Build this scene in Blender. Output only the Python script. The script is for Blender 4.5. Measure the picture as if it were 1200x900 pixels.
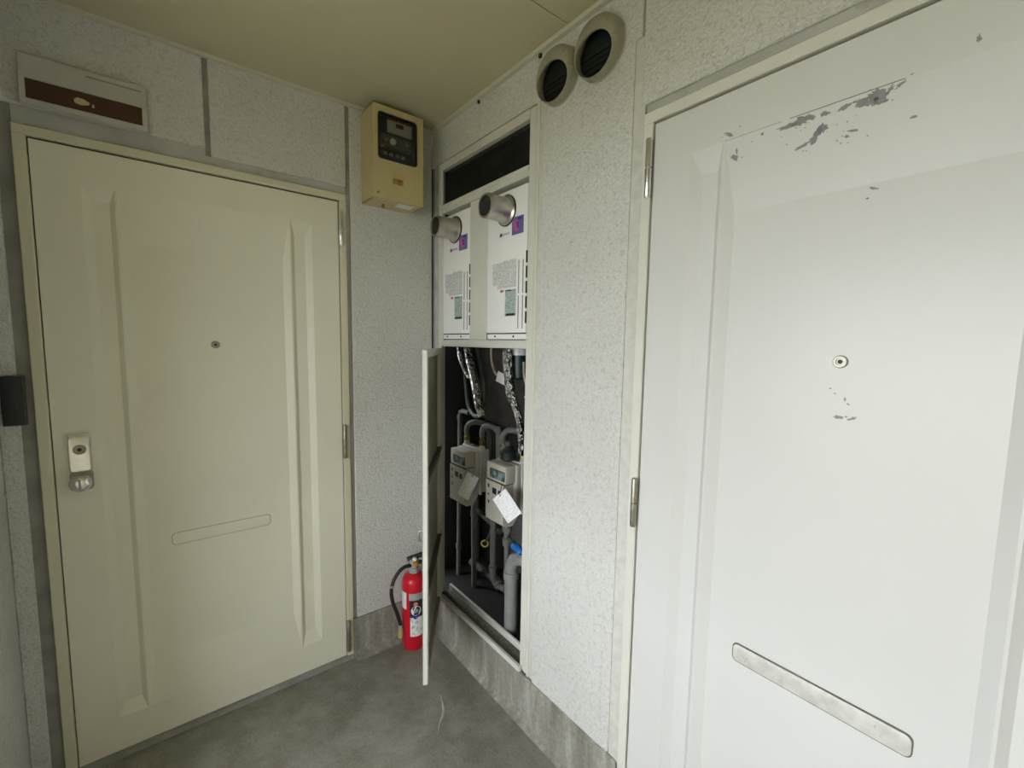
import bpy, bmesh, math, random
from mathutils import Vector, Matrix
from mathutils.noise import noise as pnoise

random.seed(7)
for o in list(bpy.data.objects):
    bpy.data.objects.remove(o)
SC = bpy.context.scene
COL = SC.collection
PI = math.pi

# ------------------------------------------------------------------ camera
cam = bpy.data.cameras.new('camera')
cam.sensor_fit = 'HORIZONTAL'
cam.sensor_width = 36.0
cam.lens = 512.78 / 1200 * 36
cam.clip_start = 0.02
camo = bpy.data.objects.new('camera', cam)
camo.location = (-1.0118, -1.9011, 1.437)
camo.rotation_euler = (1.4771, -0.0165, -0.6689)
COL.objects.link(camo)
SC.camera = camo

# ------------------------------------------------------------------ world: an overcast sky
world = bpy.data.worlds.new('overcast_sky')
SC.world = world
world.use_nodes = True
wn = world.node_tree.nodes
wl = world.node_tree.links
bg = wn['Background']
tcw = wn.new('ShaderNodeTexCoord')
sepw = wn.new('ShaderNodeSeparateXYZ')
rampw = wn.new('ShaderNodeValToRGB')
rampw.color_ramp.elements[0].position = 0.0
rampw.color_ramp.elements[0].color = (0.91, 0.945, 1.0, 1)
rampw.color_ramp.elements[1].position = 1.0
rampw.color_ramp.elements[1].color = (0.89, 0.935, 1.0, 1)
wl.new(tcw.outputs['Generated'], sepw.inputs[0])
wl.new(sepw.outputs['Z'], rampw.inputs[0])
wl.new(rampw.outputs[0], bg.inputs[0])
bg.inputs[1].default_value = 1.0

SC.view_settings.view_transform = 'Standard'
SC.view_settings.look = 'None'
SC.view_settings.exposure = 3.12
SC.view_settings.gamma = 1.0
SC.view_settings.use_curve_mapping = False

# ------------------------------------------------------------------ materials
def nt(name):
    m = bpy.data.materials.new(name)
    m.use_nodes = True
    n = m.node_tree.nodes
    return m, n, m.node_tree.links, n['Principled BSDF']


def tex(n, l, kind, scale, coord='Object', detail=3.0, rough=0.5, vec=None):
    t = n.new(kind)
    if 'Scale' in t.inputs:
        t.inputs['Scale'].default_value = scale
    if 'Detail' in t.inputs:
        t.inputs['Detail'].default_value = detail
    if 'Roughness' in t.inputs:
        t.inputs['Roughness'].default_value = rough
    if vec is None:
        c = n.new('ShaderNodeTexCoord')
        vec = c.outputs[coord]
    l.new(vec, t.inputs['Vector'])
    return t


def scaled(n, l, sx, sy, sz, coord='Object'):
    c = n.new('ShaderNodeTexCoord')
    mp = n.new('ShaderNodeMapping')
    mp.inputs['Scale'].default_value = (sx, sy, sz)
    l.new(c.outputs[coord], mp.inputs['Vector'])
    return mp.outputs[0]


def ramp(n, l, src, stops):
    r = n.new('ShaderNodeValToRGB')
    e = r.color_ramp.elements
    while len(e) < len(stops):
        e.new(0.5)
    for k, (p, c) in enumerate(stops):
        e[k].position = p
        e[k].color = c if len(c) == 4 else (*c, 1)
    l.new(src, r.inputs[0])
    return r


def mixc(n, l, fac, a, b, mode='MIX'):
    mx = n.new('ShaderNodeMix')
    mx.data_type = 'RGBA'
    mx.blend_type = mode
    for sock, v in ((0, fac), (6, a), (7, b)):
        if hasattr(v, 'is_linked') or hasattr(v, 'links'):
            l.new(v, mx.inputs[sock])
        elif sock == 0:
            mx.inputs[0].default_value = v
        else:
            mx.inputs[sock].default_value = (*v, 1)
    return mx.outputs[2]


def bump(n, l, bs, height, strength, dist):
    b = n.new('ShaderNodeBump')
    b.inputs['Strength'].default_value = strength
    b.inputs['Distance'].default_value = dist
    l.new(height, b.inputs['Height'])
    l.new(b.outputs[0], bs.inputs['Normal'])
    return b


def simple(name, c, rough=0.5, metal=0.0, var=0.08, scale=14.0, bmp=0.0, bscale=60.0, dirt=None, dirt_amt=0.55, spec=0.5):
    m, n, l, bs = nt(name)
    bs.inputs['Roughness'].default_value = rough
    bs.inputs['Metallic'].default_value = metal
    bs.inputs['Specular IOR Level'].default_value = spec
    t = tex(n, l, 'ShaderNodeTexNoise', scale, detail=5.0)
    lo = tuple(max(0, x * (1 - var)) for x in c)
    hi = tuple(min(1, x * (1 + var)) for x in c)
    r = ramp(n, l, t.outputs[0], [(0.3, lo), (0.7, hi)])
    out = r.outputs[0]
    if dirt:
        t2 = tex(n, l, 'ShaderNodeTexNoise', scale * 1.7, detail=8.0, rough=0.65)
        r2 = ramp(n, l, t2.outputs[0], [(dirt_amt, (0, 0, 0)), (dirt_amt + 0.15, (1, 1, 1))])
        out = mixc(n, l, r2.outputs[0], out, dirt)
    l.new(out, bs.inputs['Base Color'])
    if bmp:
        t3 = tex(n, l, 'ShaderNodeTexNoise', bscale, detail=4.0)
        bump(n, l, bs, t3.outputs[0], bmp, 0.002)
    return m


def mat_stucco():
    m, n, l, bs = nt('sprayed_stucco')
    bs.inputs['Roughness'].default_value = 0.92
    big = tex(n, l, 'ShaderNodeTexNoise', 2.2, detail=6.0, rough=0.6)
    base = ramp(n, l, big.outputs[0], [(0.3, (0.64, 0.64, 0.61)), (0.7, (0.71, 0.71, 0.685))])
    fine = tex(n, l, 'ShaderNodeTexNoise', 190.0, detail=2.0, rough=0.5)
    sp = ramp(n, l, fine.outputs[0], [(0.30, (0.82, 0.81, 0.775)), (0.50, (1, 1, 1))])
    out = mixc(n, l, 1.0, base.outputs[0], sp.outputs[0], 'MULTIPLY')
    mid = tex(n, l, 'ShaderNodeTexNoise', 60.0, detail=3.0, rough=0.6)
    sp2 = ramp(n, l, mid.outputs[0], [(0.30, (0.84, 0.83, 0.795)), (0.48, (1, 1, 1))])
    out = mixc(n, l, 1.0, out, sp2.outputs[0], 'MULTIPLY')
    l.new(out, bs.inputs['Base Color'])
    v = tex(n, l, 'ShaderNodeTexNoise', 95.0, detail=3.0, rough=0.55)
    bump(n, l, bs, v.outputs[0], 0.85, 0.008)
    return m


def mat_floor():
    m, n, l, bs = nt('trowelled_concrete_floor')
    bs.inputs['Roughness'].default_value = 0.75
    big = tex(n, l, 'ShaderNodeTexNoise', 2.6, detail=8.0, rough=0.62)
    base = ramp(n, l, big.outputs[0], [(0.28, (0.215, 0.208, 0.178)), (0.5, (0.290, 0.280, 0.245)), (0.72, (0.36, 0.35, 0.315))])
    w = tex(n, l, 'ShaderNodeTexNoise', 6.0, detail=7.0, rough=0.7)
    st = ramp(n, l, w.outputs[0], [(0.42, (0.80, 0.79, 0.75)), (0.60, (1.08, 1.08, 1.08))])
    out = mixc(n, l, 1.0, base.outputs[0], st.outputs[0], 'MULTIPLY')
    f = tex(n, l, 'ShaderNodeTexNoise', 130.0, detail=3.0)
    fs = ramp(n, l, f.outputs[0], [(0.3, (0.82, 0.82, 0.80)), (0.6, (1.05, 1.05, 1.05))])
    out = mixc(n, l, 1.0, out, fs.outputs[0], 'MULTIPLY')
    l.new(out, bs.inputs['Base Color'])
    bump(n, l, bs, w.outputs[0], 0.25, 0.01)
    return m


def mat_curb():
    m, n, l, bs = nt('raw_concrete_curb')
    bs.inputs['Roughness'].default_value = 0.85
    vec = scaled(n, l, 7, 7, 1.0)
    big = tex(n, l, 'ShaderNodeTexNoise', 2.0, detail=8.0, rough=0.65, vec=vec)
    base = ramp(n, l, big.outputs[0], [(0.30, (0.185, 0.175, 0.140)), (0.52, (0.290, 0.280, 0.235)), (0.70, (0.46, 0.45, 0.42))])
    f = tex(n, l, 'ShaderNodeTexNoise', 90.0, detail=4.0)
    fs = ramp(n, l, f.outputs[0], [(0.3, (0.8, 0.8, 0.78)), (0.6, (1.05, 1.05, 1.05))])
    out = mixc(n, l, 1.0, base.outputs[0], fs.outputs[0], 'MULTIPLY')
    l.new(out, bs.inputs['Base Color'])
    bump(n, l, bs, f.outputs[0], 0.3, 0.003)
    return m


def mat_paint(name, c, rough, specks=False):
    m, n, l, bs = nt(name)
    bs.inputs['Roughness'].default_value = rough
    big = tex(n, l, 'ShaderNodeTexNoise', 1.7, detail=4.0)
    lo = tuple(x * 0.965 for x in c)
    hi = tuple(min(1, x * 1.03) for x in c)
    r = ramp(n, l, big.outputs[0], [(0.3, lo), (0.7, hi)])
    out = r.outputs[0]
    if specks:
        t = tex(n, l, 'ShaderNodeTexNoise', 26.0, detail=7.0, rough=0.7)
        r2 = ramp(n, l, t.outputs[0], [(0.235, (0.62, 0.62, 0.60)), (0.265, (1, 1, 1))])
        out = mixc(n, l, 1.0, out, r2.outputs[0], 'MULTIPLY')
    l.new(out, bs.inputs['Base Color'])
    w = tex(n, l, 'ShaderNodeTexNoise', 5.0, detail=2.0)
    bump(n, l, bs, w.outputs[0], 0.06, 0.01)
    return m


def mat_foil():
    m, n, l, bs = nt('crinkled_foil_wrap')
    bs.inputs['Metallic'].default_value = 1.0
    bs.inputs['Roughness'].default_value = 0.22
    t = tex(n, l, 'ShaderNodeTexNoise', 30.0, detail=4.0)
    r = ramp(n, l, t.outputs[0], [(0.35, (0.30, 0.30, 0.29)), (0.65, (0.80, 0.80, 0.79))])
    l.new(r.outputs[0], bs.inputs['Base Color'])
    v = tex(n, l, 'ShaderNodeTexVoronoi', 34.0)
    bump(n, l, bs, v.outputs['Distance'], 0.8, 0.02)
    return m


def mat_print(name, base, ink, sx, sz, thr=0.52):
    """rows of unreadable small print: noise stretched along the rows, cut by row bands"""
    m, n, l, bs = nt(name)
    bs.inputs['Roughness'].default_value = 0.6
    vec = scaled(n, l, sx, sx, sz)
    t = tex(n, l, 'ShaderNodeTexNoise', 1.0, detail=2.0, vec=vec)
    r = ramp(n, l, t.outputs[0], [(thr - 0.06, (0, 0, 0)), (thr + 0.06, (1, 1, 1))])
    out = mixc(n, l, r.outputs[0], base, ink)
    l.new(out, bs.inputs['Base Color'])
    return m


M = {}
M['stucco'] = mat_stucco()
M['floor'] = mat_floor()
M['curb'] = mat_curb()
M['smooth'] = simple('smooth_cement_band', (0.47, 0.465, 0.43), 0.85, var=0.12, scale=7, bmp=0.4, bscale=45, dirt=(0.30, 0.29, 0.25), dirt_amt=0.60)
M['band'] = simple('thin_cement_band', (0.60, 0.595, 0.545), 0.85, var=0.08, scale=40, bmp=0.5, bscale=60)
M['corner'] = simple('grey_corner_cement', (0.50, 0.50, 0.48), 0.85, var=0.15, scale=18, bmp=0.4, bscale=60)
M['groove'] = simple('dirty_joint_cement', (0.30, 0.295, 0.27), 0.9, var=0.2, scale=12)
M['ceiling'] = mat_paint('ceiling_paint', (0.56, 0.52, 0.355), 0.8)
M['trim'] = mat_paint('cream_trim_paint', (0.62, 0.60, 0.50), 0.55)
M['door1'] = mat_paint('warm_lit_door_paint', (0.80, 0.785, 0.65), 0.42)  # dim warm bounce light put into the door colour
M['frame1'] = mat_paint('warm_lit_frame_paint', (0.67, 0.65, 0.49), 0.45)  # frame colour carries the same painted warm bounce
M['door2'] = mat_paint('white_door_paint', (0.665, 0.665, 0.645), 0.36, specks=True)
M['frame2'] = simple('cream_frame_paint', (0.70, 0.69, 0.62), 0.45, var=0.04, scale=5, dirt=(0.50, 0.46, 0.36), dirt_amt=0.66)
M['cabinet'] = simple('cream_cabinet_paint', (0.66, 0.655, 0.59), 0.45, var=0.05, scale=6, dirt=(0.52, 0.49, 0.40), dirt_amt=0.64)
M['cabinet_inner'] = simple('khaki_door_back', (0.33, 0.315, 0.235), 0.5, var=0.10, scale=6)  # darker khaki than the cream stiles
M['brace'] = simple('dark_stained_brace', (0.10, 0.09, 0.065), 0.6, var=0.2)
M['dark'] = simple('dark_gap', (0.012, 0.012, 0.011), 0.8, var=0.2)
M['cavity'] = simple('shade_dark_shaft_concrete', (0.030, 0.030, 0.027), 0.9, var=0.35, scale=5, bmp=0.4)  # shade inside the shaft put into a dark base colour
M['heater'] = mat_paint('white_enamel', (0.90, 0.905, 0.895), 0.35)
M['steel'] = simple('brushed_steel', (0.76, 0.76, 0.77), 0.24, 1.0, var=0.12, scale=30)
M['dullsteel'] = simple('dull_hinge_steel', (0.36, 0.345, 0.29), 0.42, 0.85, var=0.15, scale=40)
M['flue'] = simple('stained_flue_steel', (0.52, 0.50, 0.45), 0.30, 1.0, var=0.22, scale=22)
M['hood'] = simple('weathered_shaded_hood', (0.33, 0.31, 0.225), 0.35, 0.0, var=0.14, scale=10, dirt=(0.16, 0.135, 0.085), dirt_amt=0.54)  # weathering, plus shade under the ceiling darkened into the colour
M['hood_in'] = simple('hood_dark_inside', (0.010, 0.014, 0.012), 0.6)
M['brass'] = simple('brass_fitting', (0.34, 0.26, 0.09), 0.40, 1.0)
M['foil'] = mat_foil()
M['pipe'] = simple('grey_coated_pipe', (0.17, 0.175, 0.165), 0.55, var=0.15, scale=9, dirt=(0.16, 0.13, 0.10), dirt_amt=0.66)
M['darkpipe'] = simple('dark_grey_pipe', (0.065, 0.072, 0.068), 0.6, var=0.2, scale=9)
M['bigpipe'] = simple('pale_drain_pipe', (0.26, 0.265, 0.25), 0.5, var=0.15, scale=9, dirt=(0.13, 0.105, 0.08), dirt_amt=0.57)
M['hose'] = simple('grey_green_hose', (0.05, 0.065, 0.058), 0.45, var=0.15)
M['black'] = simple('black_rubber', (0.012, 0.013, 0.015), 0.45)
M['blackplastic'] = simple('black_plastic', (0.012, 0.017, 0.020), 0.35)
M['cable'] = simple('beige_cable', (0.50, 0.42, 0.28), 0.5)
M['paper'] = mat_print('tag_paper_with_writing', (0.82, 0.83, 0.84), (0.64, 0.65, 0.66), 130, 330, 0.56)
M['plainpaper'] = simple('plain_paper', (0.82, 0.82, 0.82), 0.7, var=0.03)
M['meter'] = simple('gas_meter_enamel', (0.56, 0.53, 0.45), 0.5, var=0.06, scale=12, dirt=(0.36, 0.33, 0.26), dirt_amt=0.66)
M['meterbody'] = simple('gas_meter_casting', (0.50, 0.485, 0.44), 0.55, var=0.08, scale=12, dirt=(0.28, 0.26, 0.22), dirt_amt=0.64)
M['lcd'] = mat_print('meter_display', (0.24, 0.33, 0.34), (0.05, 0.08, 0.07), 70, 45, 0.50)
M['blue'] = simple('blue_valve_plastic', (0.01, 0.16, 0.52), 0.4)
M['yellow'] = simple('yellow_valve_ring', (0.60, 0.42, 0.05), 0.5)
M['greencyl'] = simple('dark_green_plastic', (0.012, 0.045, 0.040), 0.4)
M['white'] = simple('white_plastic', (0.80, 0.81, 0.80), 0.4, var=0.03)
M['red'] = simple('red_enamel', (0.60, 0.006, 0.022), 0.3, var=0.06)
M['greyplastic'] = simple('grey_plastic', (0.33, 0.35, 0.35), 0.45)
M['amber'] = simple('amber_plastic', (0.55, 0.22, 0.02), 0.4)
M['meterbox'] = simple('tan_meter_box', (0.56, 0.47, 0.245), 0.42, var=0.06, scale=5, dirt=(0.44, 0.35, 0.17), dirt_amt=0.68)
M['glass'] = None
M['signwhite'] = simple('aged_sign_plastic', (0.52, 0.50, 0.455), 0.5, var=0.07, scale=9, dirt=(0.38, 0.35, 0.29), dirt_amt=0.64)
M['signbrown'] = simple('dark_red_brown_strip', (0.055, 0.019, 0.008), 0.35, var=0.35, scale=8)
M['brown_patch'] = simple('light_brown_patch', (0.58, 0.46, 0.27), 0.7)  # light brown patch on the dark strip
M['labelprint'] = mat_print('faint_label_print', (0.76, 0.765, 0.75), (0.52, 0.53, 0.53), 130, 420, 0.48)
M['greenprint'] = mat_print('grey_green_plate_print', (0.46, 0.54, 0.53), (0.30, 0.36, 0.36), 130, 300, 0.52)
M['greyink'] = simple('grey_ink', (0.42, 0.44, 0.47), 0.6)
M['redink'] = simple('red_ink', (0.45, 0.03, 0.06), 0.6)
M['violet'] = simple('violet_sticker', (0.13, 0.13, 0.36), 0.4, var=0.2, scale=90)
M['pink'] = simple('pink_print', (0.52, 0.10, 0.28), 0.4)
M['navy'] = simple('navy_print', (0.04, 0.03, 0.30), 0.4)
M['plate'] = simple('worn_slot_plate', (0.60, 0.60, 0.555), 0.42, 0.1, var=0.12, scale=40, dirt=(0.40, 0.38, 0.31), dirt_amt=0.60)
M['grime'] = simple('grimy_sealant', (0.14, 0.135, 0.11), 0.8, var=0.3, scale=60)
M['bareprimer'] = simple('bare_grey_primer', (0.255, 0.255, 0.26), 0.6, var=0.15, scale=50)
M['mortar'] = simple('pale_mortar_smear', (0.50, 0.49, 0.46), 0.9, var=0.15, scale=25)
M['parapet'] = simple('warm_bounce_wall', (0.50, 0.46, 0.32), 0.8)  # beige picked so the unseen walls bounce warm light
M['ground'] = simple('distant_ground', (0.21, 0.20, 0.13), 0.9)


def mat_glass():
    m, n, l, bs = nt('meter_window_glass')
    bs.inputs['Base Color'].default_value = (0.80, 0.84, 0.82, 1)
    bs.inputs['Roughness'].default_value = 0.06
    bs.inputs['IOR'].default_value = 1.45
    bs.inputs['Transmission Weight'].default_value = 1.0
    return m


M['glass'] = mat_glass()

# ------------------------------------------------------------------ building helpers
class MB:
    def __init__(s):
        s.bm = bmesh.new()

    def box(s, x0, x1, y0, y1, z0, z1, bev=0.0, seg=1):
        vs = [s.bm.verts.new((x, y, z)) for x in (x0, x1) for y in (y0, y1) for z in (z0, z1)]
        fs = []
        for q in ((0, 1, 3, 2), (4, 6, 7, 5), (0, 4, 5, 1), (2, 3, 7, 6), (0, 2, 6, 4), (1, 5, 7, 3)):
            fs.append(s.bm.faces.new([vs[i] for i in q]))
        if bev:
            ed = {e for f in fs for e in f.edges}
            bmesh.ops.bevel(s.bm, geom=list(ed), offset=bev, segments=seg, affect='EDGES', profile=0.6)
        return s

    def rings(s, rings, cap=(True, True)):
        rv = [[s.bm.verts.new(p) for p in r] for r in rings]
        k = len(rv[0])
        for a, b in zip(rv, rv[1:]):
            for i in range(k):
                s.bm.faces.new((a[i], a[(i + 1) % k], b[(i + 1) % k], b[i]))
        if cap[0]:
            s.bm.faces.new(rv[0][::-1])
        if cap[1]:
            s.bm.faces.new(rv[-1])
        return s

    def tube(s, pts, r, seg=14, cap=True):
        pts = [Vector(p) for p in pts]
        rs = r if isinstance(r, (list, tuple)) else [r] * len(pts)
        up = None
        rings = []
        for i, p in enumerate(pts):
            d = (pts[min(i + 1, len(pts) - 1)] - pts[max(i - 1, 0)]).normalized()
            if up is None:
                up = d.orthogonal().normalized()
            else:
                up = (up - d * up.dot(d)).normalized()
            w = d.cross(up)
            rings.append([p + (up * math.cos(2 * PI * k / seg) + w * math.sin(2 * PI * k / seg)) * rs[i] for k in range(seg)])
        return s.rings(rings, (cap, cap))

    def lathe(s, prof, c, axis='z', seg=28):
        """prof: (radius, height) pairs along an axis from c"""
        rings = []
        for r, h in prof:
            ring = []
            for k in range(seg):
                a = 2 * PI * k / seg
                u, v = r * math.cos(a), r * math.sin(a)
                if axis == 'z':
                    q = (u, v, h)
                elif axis == '-x':
                    q = (-h, u, v)
                elif axis == '-y':
                    q = (u, -h, v)
                ring.append(Vector(c) + Vector(q))
            rings.append(ring)
        return s.rings(rings)

    def prism(s, poly, d):
        """closed polygon extruded by vector d"""
        d = Vector(d)
        return s.rings([[Vector(p) for p in poly], [Vector(p) + d for p in poly]])


def smooth_path(pts, n=8):
    """Catmull-Rom through the points"""
    P = [Vector(p) for p in pts]
    P = [P[0] * 2 - P[1]] + P + [P[-1] * 2 - P[-2]]
    out = []
    for i in range(1, len(P) - 2):
        for k in range(n):
            t = k / n
            a, b, c, d = P[i - 1], P[i], P[i + 1], P[i + 2]
            out.append(0.5 * ((2 * b) + (c - a) * t + (2 * a - 5 * b + 4 * c - d) * t * t + (3 * b - a - 3 * c + d) * t ** 3))
    out.append(P[-2])
    return out


def rrect(x0, x1, z0, z1, r, seg=5):
    """rounded rectangle as (u, v) pairs"""
    out = []
    for cx, cz, a0 in ((x1 - r, z1 - r, 0), (x0 + r, z1 - r, 90), (x0 + r, z0 + r, 180), (x1 - r, z0 + r, 270)):
        for k in range(seg + 1):
            a = math.radians(a0 + 90 * k / seg)
            out.append((cx + r * math.cos(a), cz + r * math.sin(a)))
    return out


ORG = {}


def obj(name, mb, mat, parent=None, smooth=40, kind=None, label=None):
    """link a mesh builder as ONE mesh object; coordinates are world coordinates"""
    me = bpy.data.meshes.new(name)
    bmesh.ops.recalc_face_normals(mb.bm, faces=mb.bm.faces)
    off = ORG.get(parent.name, Vector((0, 0, 0))) if parent else Vector((0, 0, 0))
    if off.length:
        bmesh.ops.translate(mb.bm, verts=mb.bm.verts, vec=-off)
    mb.bm.to_mesh(me)
    mb.bm.free()
    me.materials.append(mat)
    if smooth:
        me.shade_smooth()
        me.set_sharp_from_angle(angle=math.radians(smooth))
    o = bpy.data.objects.new(name, me)
    COL.objects.link(o)
    if parent:
        o.parent = parent
    ORG[o.name] = off
    if kind:
        o['kind'] = kind
    if label:
        o['label'] = label
    return o


def tag(o, label, cat=None, group=None, kind=None):
    o['label'] = label
    if cat:
        o['category'] = cat
    if group:
        o['group'] = group
    if kind:
        o['kind'] = kind
    return o


def thing(name, label, cat, loc, group=None, kind=None):
    o = bpy.data.objects.new(name, None)
    o.empty_display_size = 0.05
    COL.objects.link(o)
    o.location = loc
    ORG[o.name] = Vector(loc)
    return tag(o, label, cat, group, kind)


def dup(root, d, label, group=None):
    """copy a thing with its parts and sub-parts, moved by d"""
    r = root.copy()
    COL.objects.link(r)
    r.location = Vector(root.location) + Vector(d)
    r['label'] = label
    if group:
        r['group'] = group
    for ch in list(root.children):
        c = ch.copy()
        COL.objects.link(c)
        c.parent = r
        for g in list(ch.children):
            e = g.copy()
            COL.objects.link(e)
            e.parent = c
    return r


H = 2.395           # ceiling height
# ------------------------------------------------------------------ floor, ceiling, outside
m = MB()
m.box(-2.60, 0.0, -2.55, 0.0, -0.15, 0.0)
floor = obj('floor', m, M['floor'], smooth=0)
tag(floor, 'grey trowelled concrete floor of the landing', None, kind='structure')

m = MB()
m.box(-2.60, 0.9, -0.886, 0.25, H, H + 0.15)
ceil = obj('ceiling', m, M['ceiling'], smooth=0)
tag(ceil, 'beige painted flat ceiling with a seam', None, kind='structure')
m = MB()
m.box(-2.60, 0.9, -2.55, -0.890, H, H + 0.15)
obj('ceiling_panel', m, M['ceiling'], ceil, smooth=0)
m = MB()
m.box(-2.60, 0.9, -0.8925, -0.8835, H + 0.001, H + 0.02)
obj('seam', m, M['groove'], ceil, smooth=0)

m = MB()
m.box(-1.40, 0.0, -0.014, 0.0, H - 0.012, H)
tag(obj('trim_1', m, M['trim']), 'thin cream bead between the ceiling and the door wall with the meter box', kind='structure')
m = MB()
m.box(-0.016, 0.0, -2.55, -0.014, H - 0.014, H)
tag(obj('trim_2', m, M['trim']), 'thin cream bead between the ceiling and the wall with two vent hoods', kind='structure')

# open side: unseen parapet and beam shape the light, ground far below
m = MB()
m.box(-2.60, -2.45, -2.55, -0.58, 0.0, 0.42)
m.box(-2.60, -2.45, -2.55, -0.58, 1.86, H)  # beam added out of view to darken the upper walls
tag(obj('wall_light_screen', m, M['parapet']), 'unseen parapet and beam added to shape light on the open side', kind='structure')
m = MB()
m.box(-60, 60, -60, 60, -6.2, -6.0)
tag(obj('ground', m, M['ground'], smooth=0), 'ground far below the landing', kind='structure')

m = MB()
m.box(-2.60, 0.10, -2.70, -2.55, 0.0, H)  # added out of view, closes off light from behind
tag(obj('wall_added_end', m, M['parapet'], smooth=0), 'unseen end wall added behind the viewer to cut the light', kind='structure')

# ------------------------------------------------------------------ walls
# back wall (y = 0) with door 1
DX0, DX1, FX0, FX1 = -1.297, -0.4267, -1.325, -0.401
m = MB()
m.box(-1.70, FX0, 0.010, 0.16, 0, H)
m.box(FX1, 0.0, 0.010, 0.16, 0, H)
m.box(FX0, FX1, 0.010, 0.16, 2.034, H)
wb = obj('wall_back', m, M['smooth'], smooth=0)
tag(wb, 'stuccoed wall with the warm-tinted door and the meter box', kind='structure')


def panel(parent, mk):
    m = MB()
    mk(m)
    return obj('stucco_panel', m, M['stucco'], parent, smooth=0)


panel(wb, lambda m: m.box(-1.400, -0.871, 0.0, 0.012, 2.088, H, 0.003))
panel(wb, lambda m: m.box(-0.855, -0.395, 0.0, 0.012, 2.066, H, 0.003))
panel(wb, lambda m: m.box(-0.378, 0.0, 0.0, 0.012, 0.180, H, 0.003))
panel(wb, lambda m: m.box(-1.400, -1.357, 0.0, 0.012, 0.0, 2.088, 0.003))
m = MB()
m.box(-0.871, -0.855, 0.0085, 0.0105, 2.066, H)
obj('joint', m, M['groove'], wb, smooth=0)
m = MB()
m.box(-0.395, -0.378, 0.0085, 0.0105, 2.04, H)
m.box(-0.383, -0.378, 0.0085, 0.0105, 0.18, 2.04)
obj('joint', m, M['groove'], wb, smooth=0)
m = MB()
m.box(-1.357, -1.325, 0.0085, 0.0105, 0.0, 2.088)
obj('joint', m, M['groove'], wb, smooth=0)

# right wall (x = 0): cabinet niche y -0.742..-0.072, door 2 beyond y -1.166
NY0, NY1, NZ0, NZ1 = -0.745, -0.072, 0.195, 2.230
D2Y0, D2Y1 = -1.196, -2.066
m = MB()
m.box(0.010, 0.03, -0.072, 0.0, 0, 0.20)
m.box(0.010, 0.03, -0.072, 0.0, 0.20, H)
m.box(0.010, 0.06, NY0, NY1, 2.230, H)
m.box(0.010, 0.9, NY0, NY1, 0, 0.15)
m.box(0.010, 0.06, -1.164, NY0, 0, H)
m.box(0.010, 0.16, -2.098, -1.164, 2.040, H)
m.box(0.010, 0.16, -2.55, -2.098, 0, H)
wr = obj('wall_right', m, M['smooth'], smooth=0)
tag(wr, 'pale stuccoed wall with the pipe cabinet, vent hoods and white door', kind='structure')
panel(wr, lambda m: m.box(0.0, 0.012, -0.3912, 0.0, 2.236, H, 0.001))
panel(wr, lambda m: m.box(0.0, 0.012, -1.1475, -0.3928, 2.236, H, 0.001))
panel(wr, lambda m: m.box(0.0, 0.012, -2.55, -1.1535, 2.062, H, 0.003))
m = MB()
m.box(0.0, 0.012, -0.066, -0.026, 0.18, 2.2355, 0.002)
obj('render_band', m, M['corner'], wr, smooth=0)
m = MB()
m.box(0.006, 0.0105, -0.026, 0.0, 0.18, 2.2355)
obj('joint', m, M['groove'], wr, smooth=0)
# big field beside the niche, ragged lower edge over the curb
m = MB()
low = []
N = 26
for k in range(N + 1):
    y = -1.128 + (1.128 - 0.772) * k / N
    low.append((y, 0.180 + 0.006 * pnoise(Vector((y * 17, 3, 1))) + (0.012 if k == 0 else 0)))
poly = [(0.0, y, z) for y, z in low] + [(0.0, -0.772, 2.2355), (0.0, -1.128, 2.2355)]
m.prism(poly, (0.012, 0, 0))
obj('stucco_panel', m, M['stucco'], wr, smooth=0)
m = MB()
m.box(0.004, 0.0105, -1.1535, -1.1475, 2.236, H)
obj('joint', m, M['groove'], wr, smooth=0)
m = MB()
m.box(0.003, 0.0105, -1.164, -1.128, 0.18, 2.236)
obj('render_band', m, M['band'], wr, smooth=0)
m = MB()
m.box(0.003, 0.0105, -0.772, -0.752, 0.19, 2.236)
obj('render_band', m, M['band'], wr, smooth=0)
# shaft behind the cabinet, its shade painted into the lining
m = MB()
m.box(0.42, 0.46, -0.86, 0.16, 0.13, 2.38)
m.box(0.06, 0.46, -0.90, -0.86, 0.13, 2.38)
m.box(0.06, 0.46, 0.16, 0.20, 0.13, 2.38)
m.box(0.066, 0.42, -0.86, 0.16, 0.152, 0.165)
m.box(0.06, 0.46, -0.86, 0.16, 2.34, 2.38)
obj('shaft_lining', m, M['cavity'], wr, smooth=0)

# wall at the far left, only its first half metre is built
m = MB()
m.box(-2.60, -1.400, -0.58, 0.010, 0, H)
wlft = obj('wall_left', m, M['stucco'], smooth=0)
tag(wlft, 'narrow stuccoed wall end beside the black intercom', kind='structure')

# curbs
m = MB()
m.box(-0.399, 0.0, -0.006, 0.01, 0.0, 0.180, 0.003)
m.prism([(-0.399, -0.006, 0.0), (-0.399, -0.045, 0.0), (-0.399, -0.022, 0.010), (-0.399, -0.006, 0.034)], (0.399, 0, 0))
tag(obj('baseboard_back', m, M['curb']), 'raw concrete curb under the stucco behind the extinguisher', kind='structure')
m = MB()
m.box(-0.004, 0.012, -1.160, 0.0, 0.0, 0.185, 0.003)
m.prism([(-0.004, 0, 0.0), (-0.030, 0, 0.0), (-0.014, 0, 0.008), (-0.004, 0, 0.026)], (0, -1.155, 0))
tag(obj('baseboard_right', m, M['curb']), 'raw concrete curb running below the open pipe cabinet', kind='structure')

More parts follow.
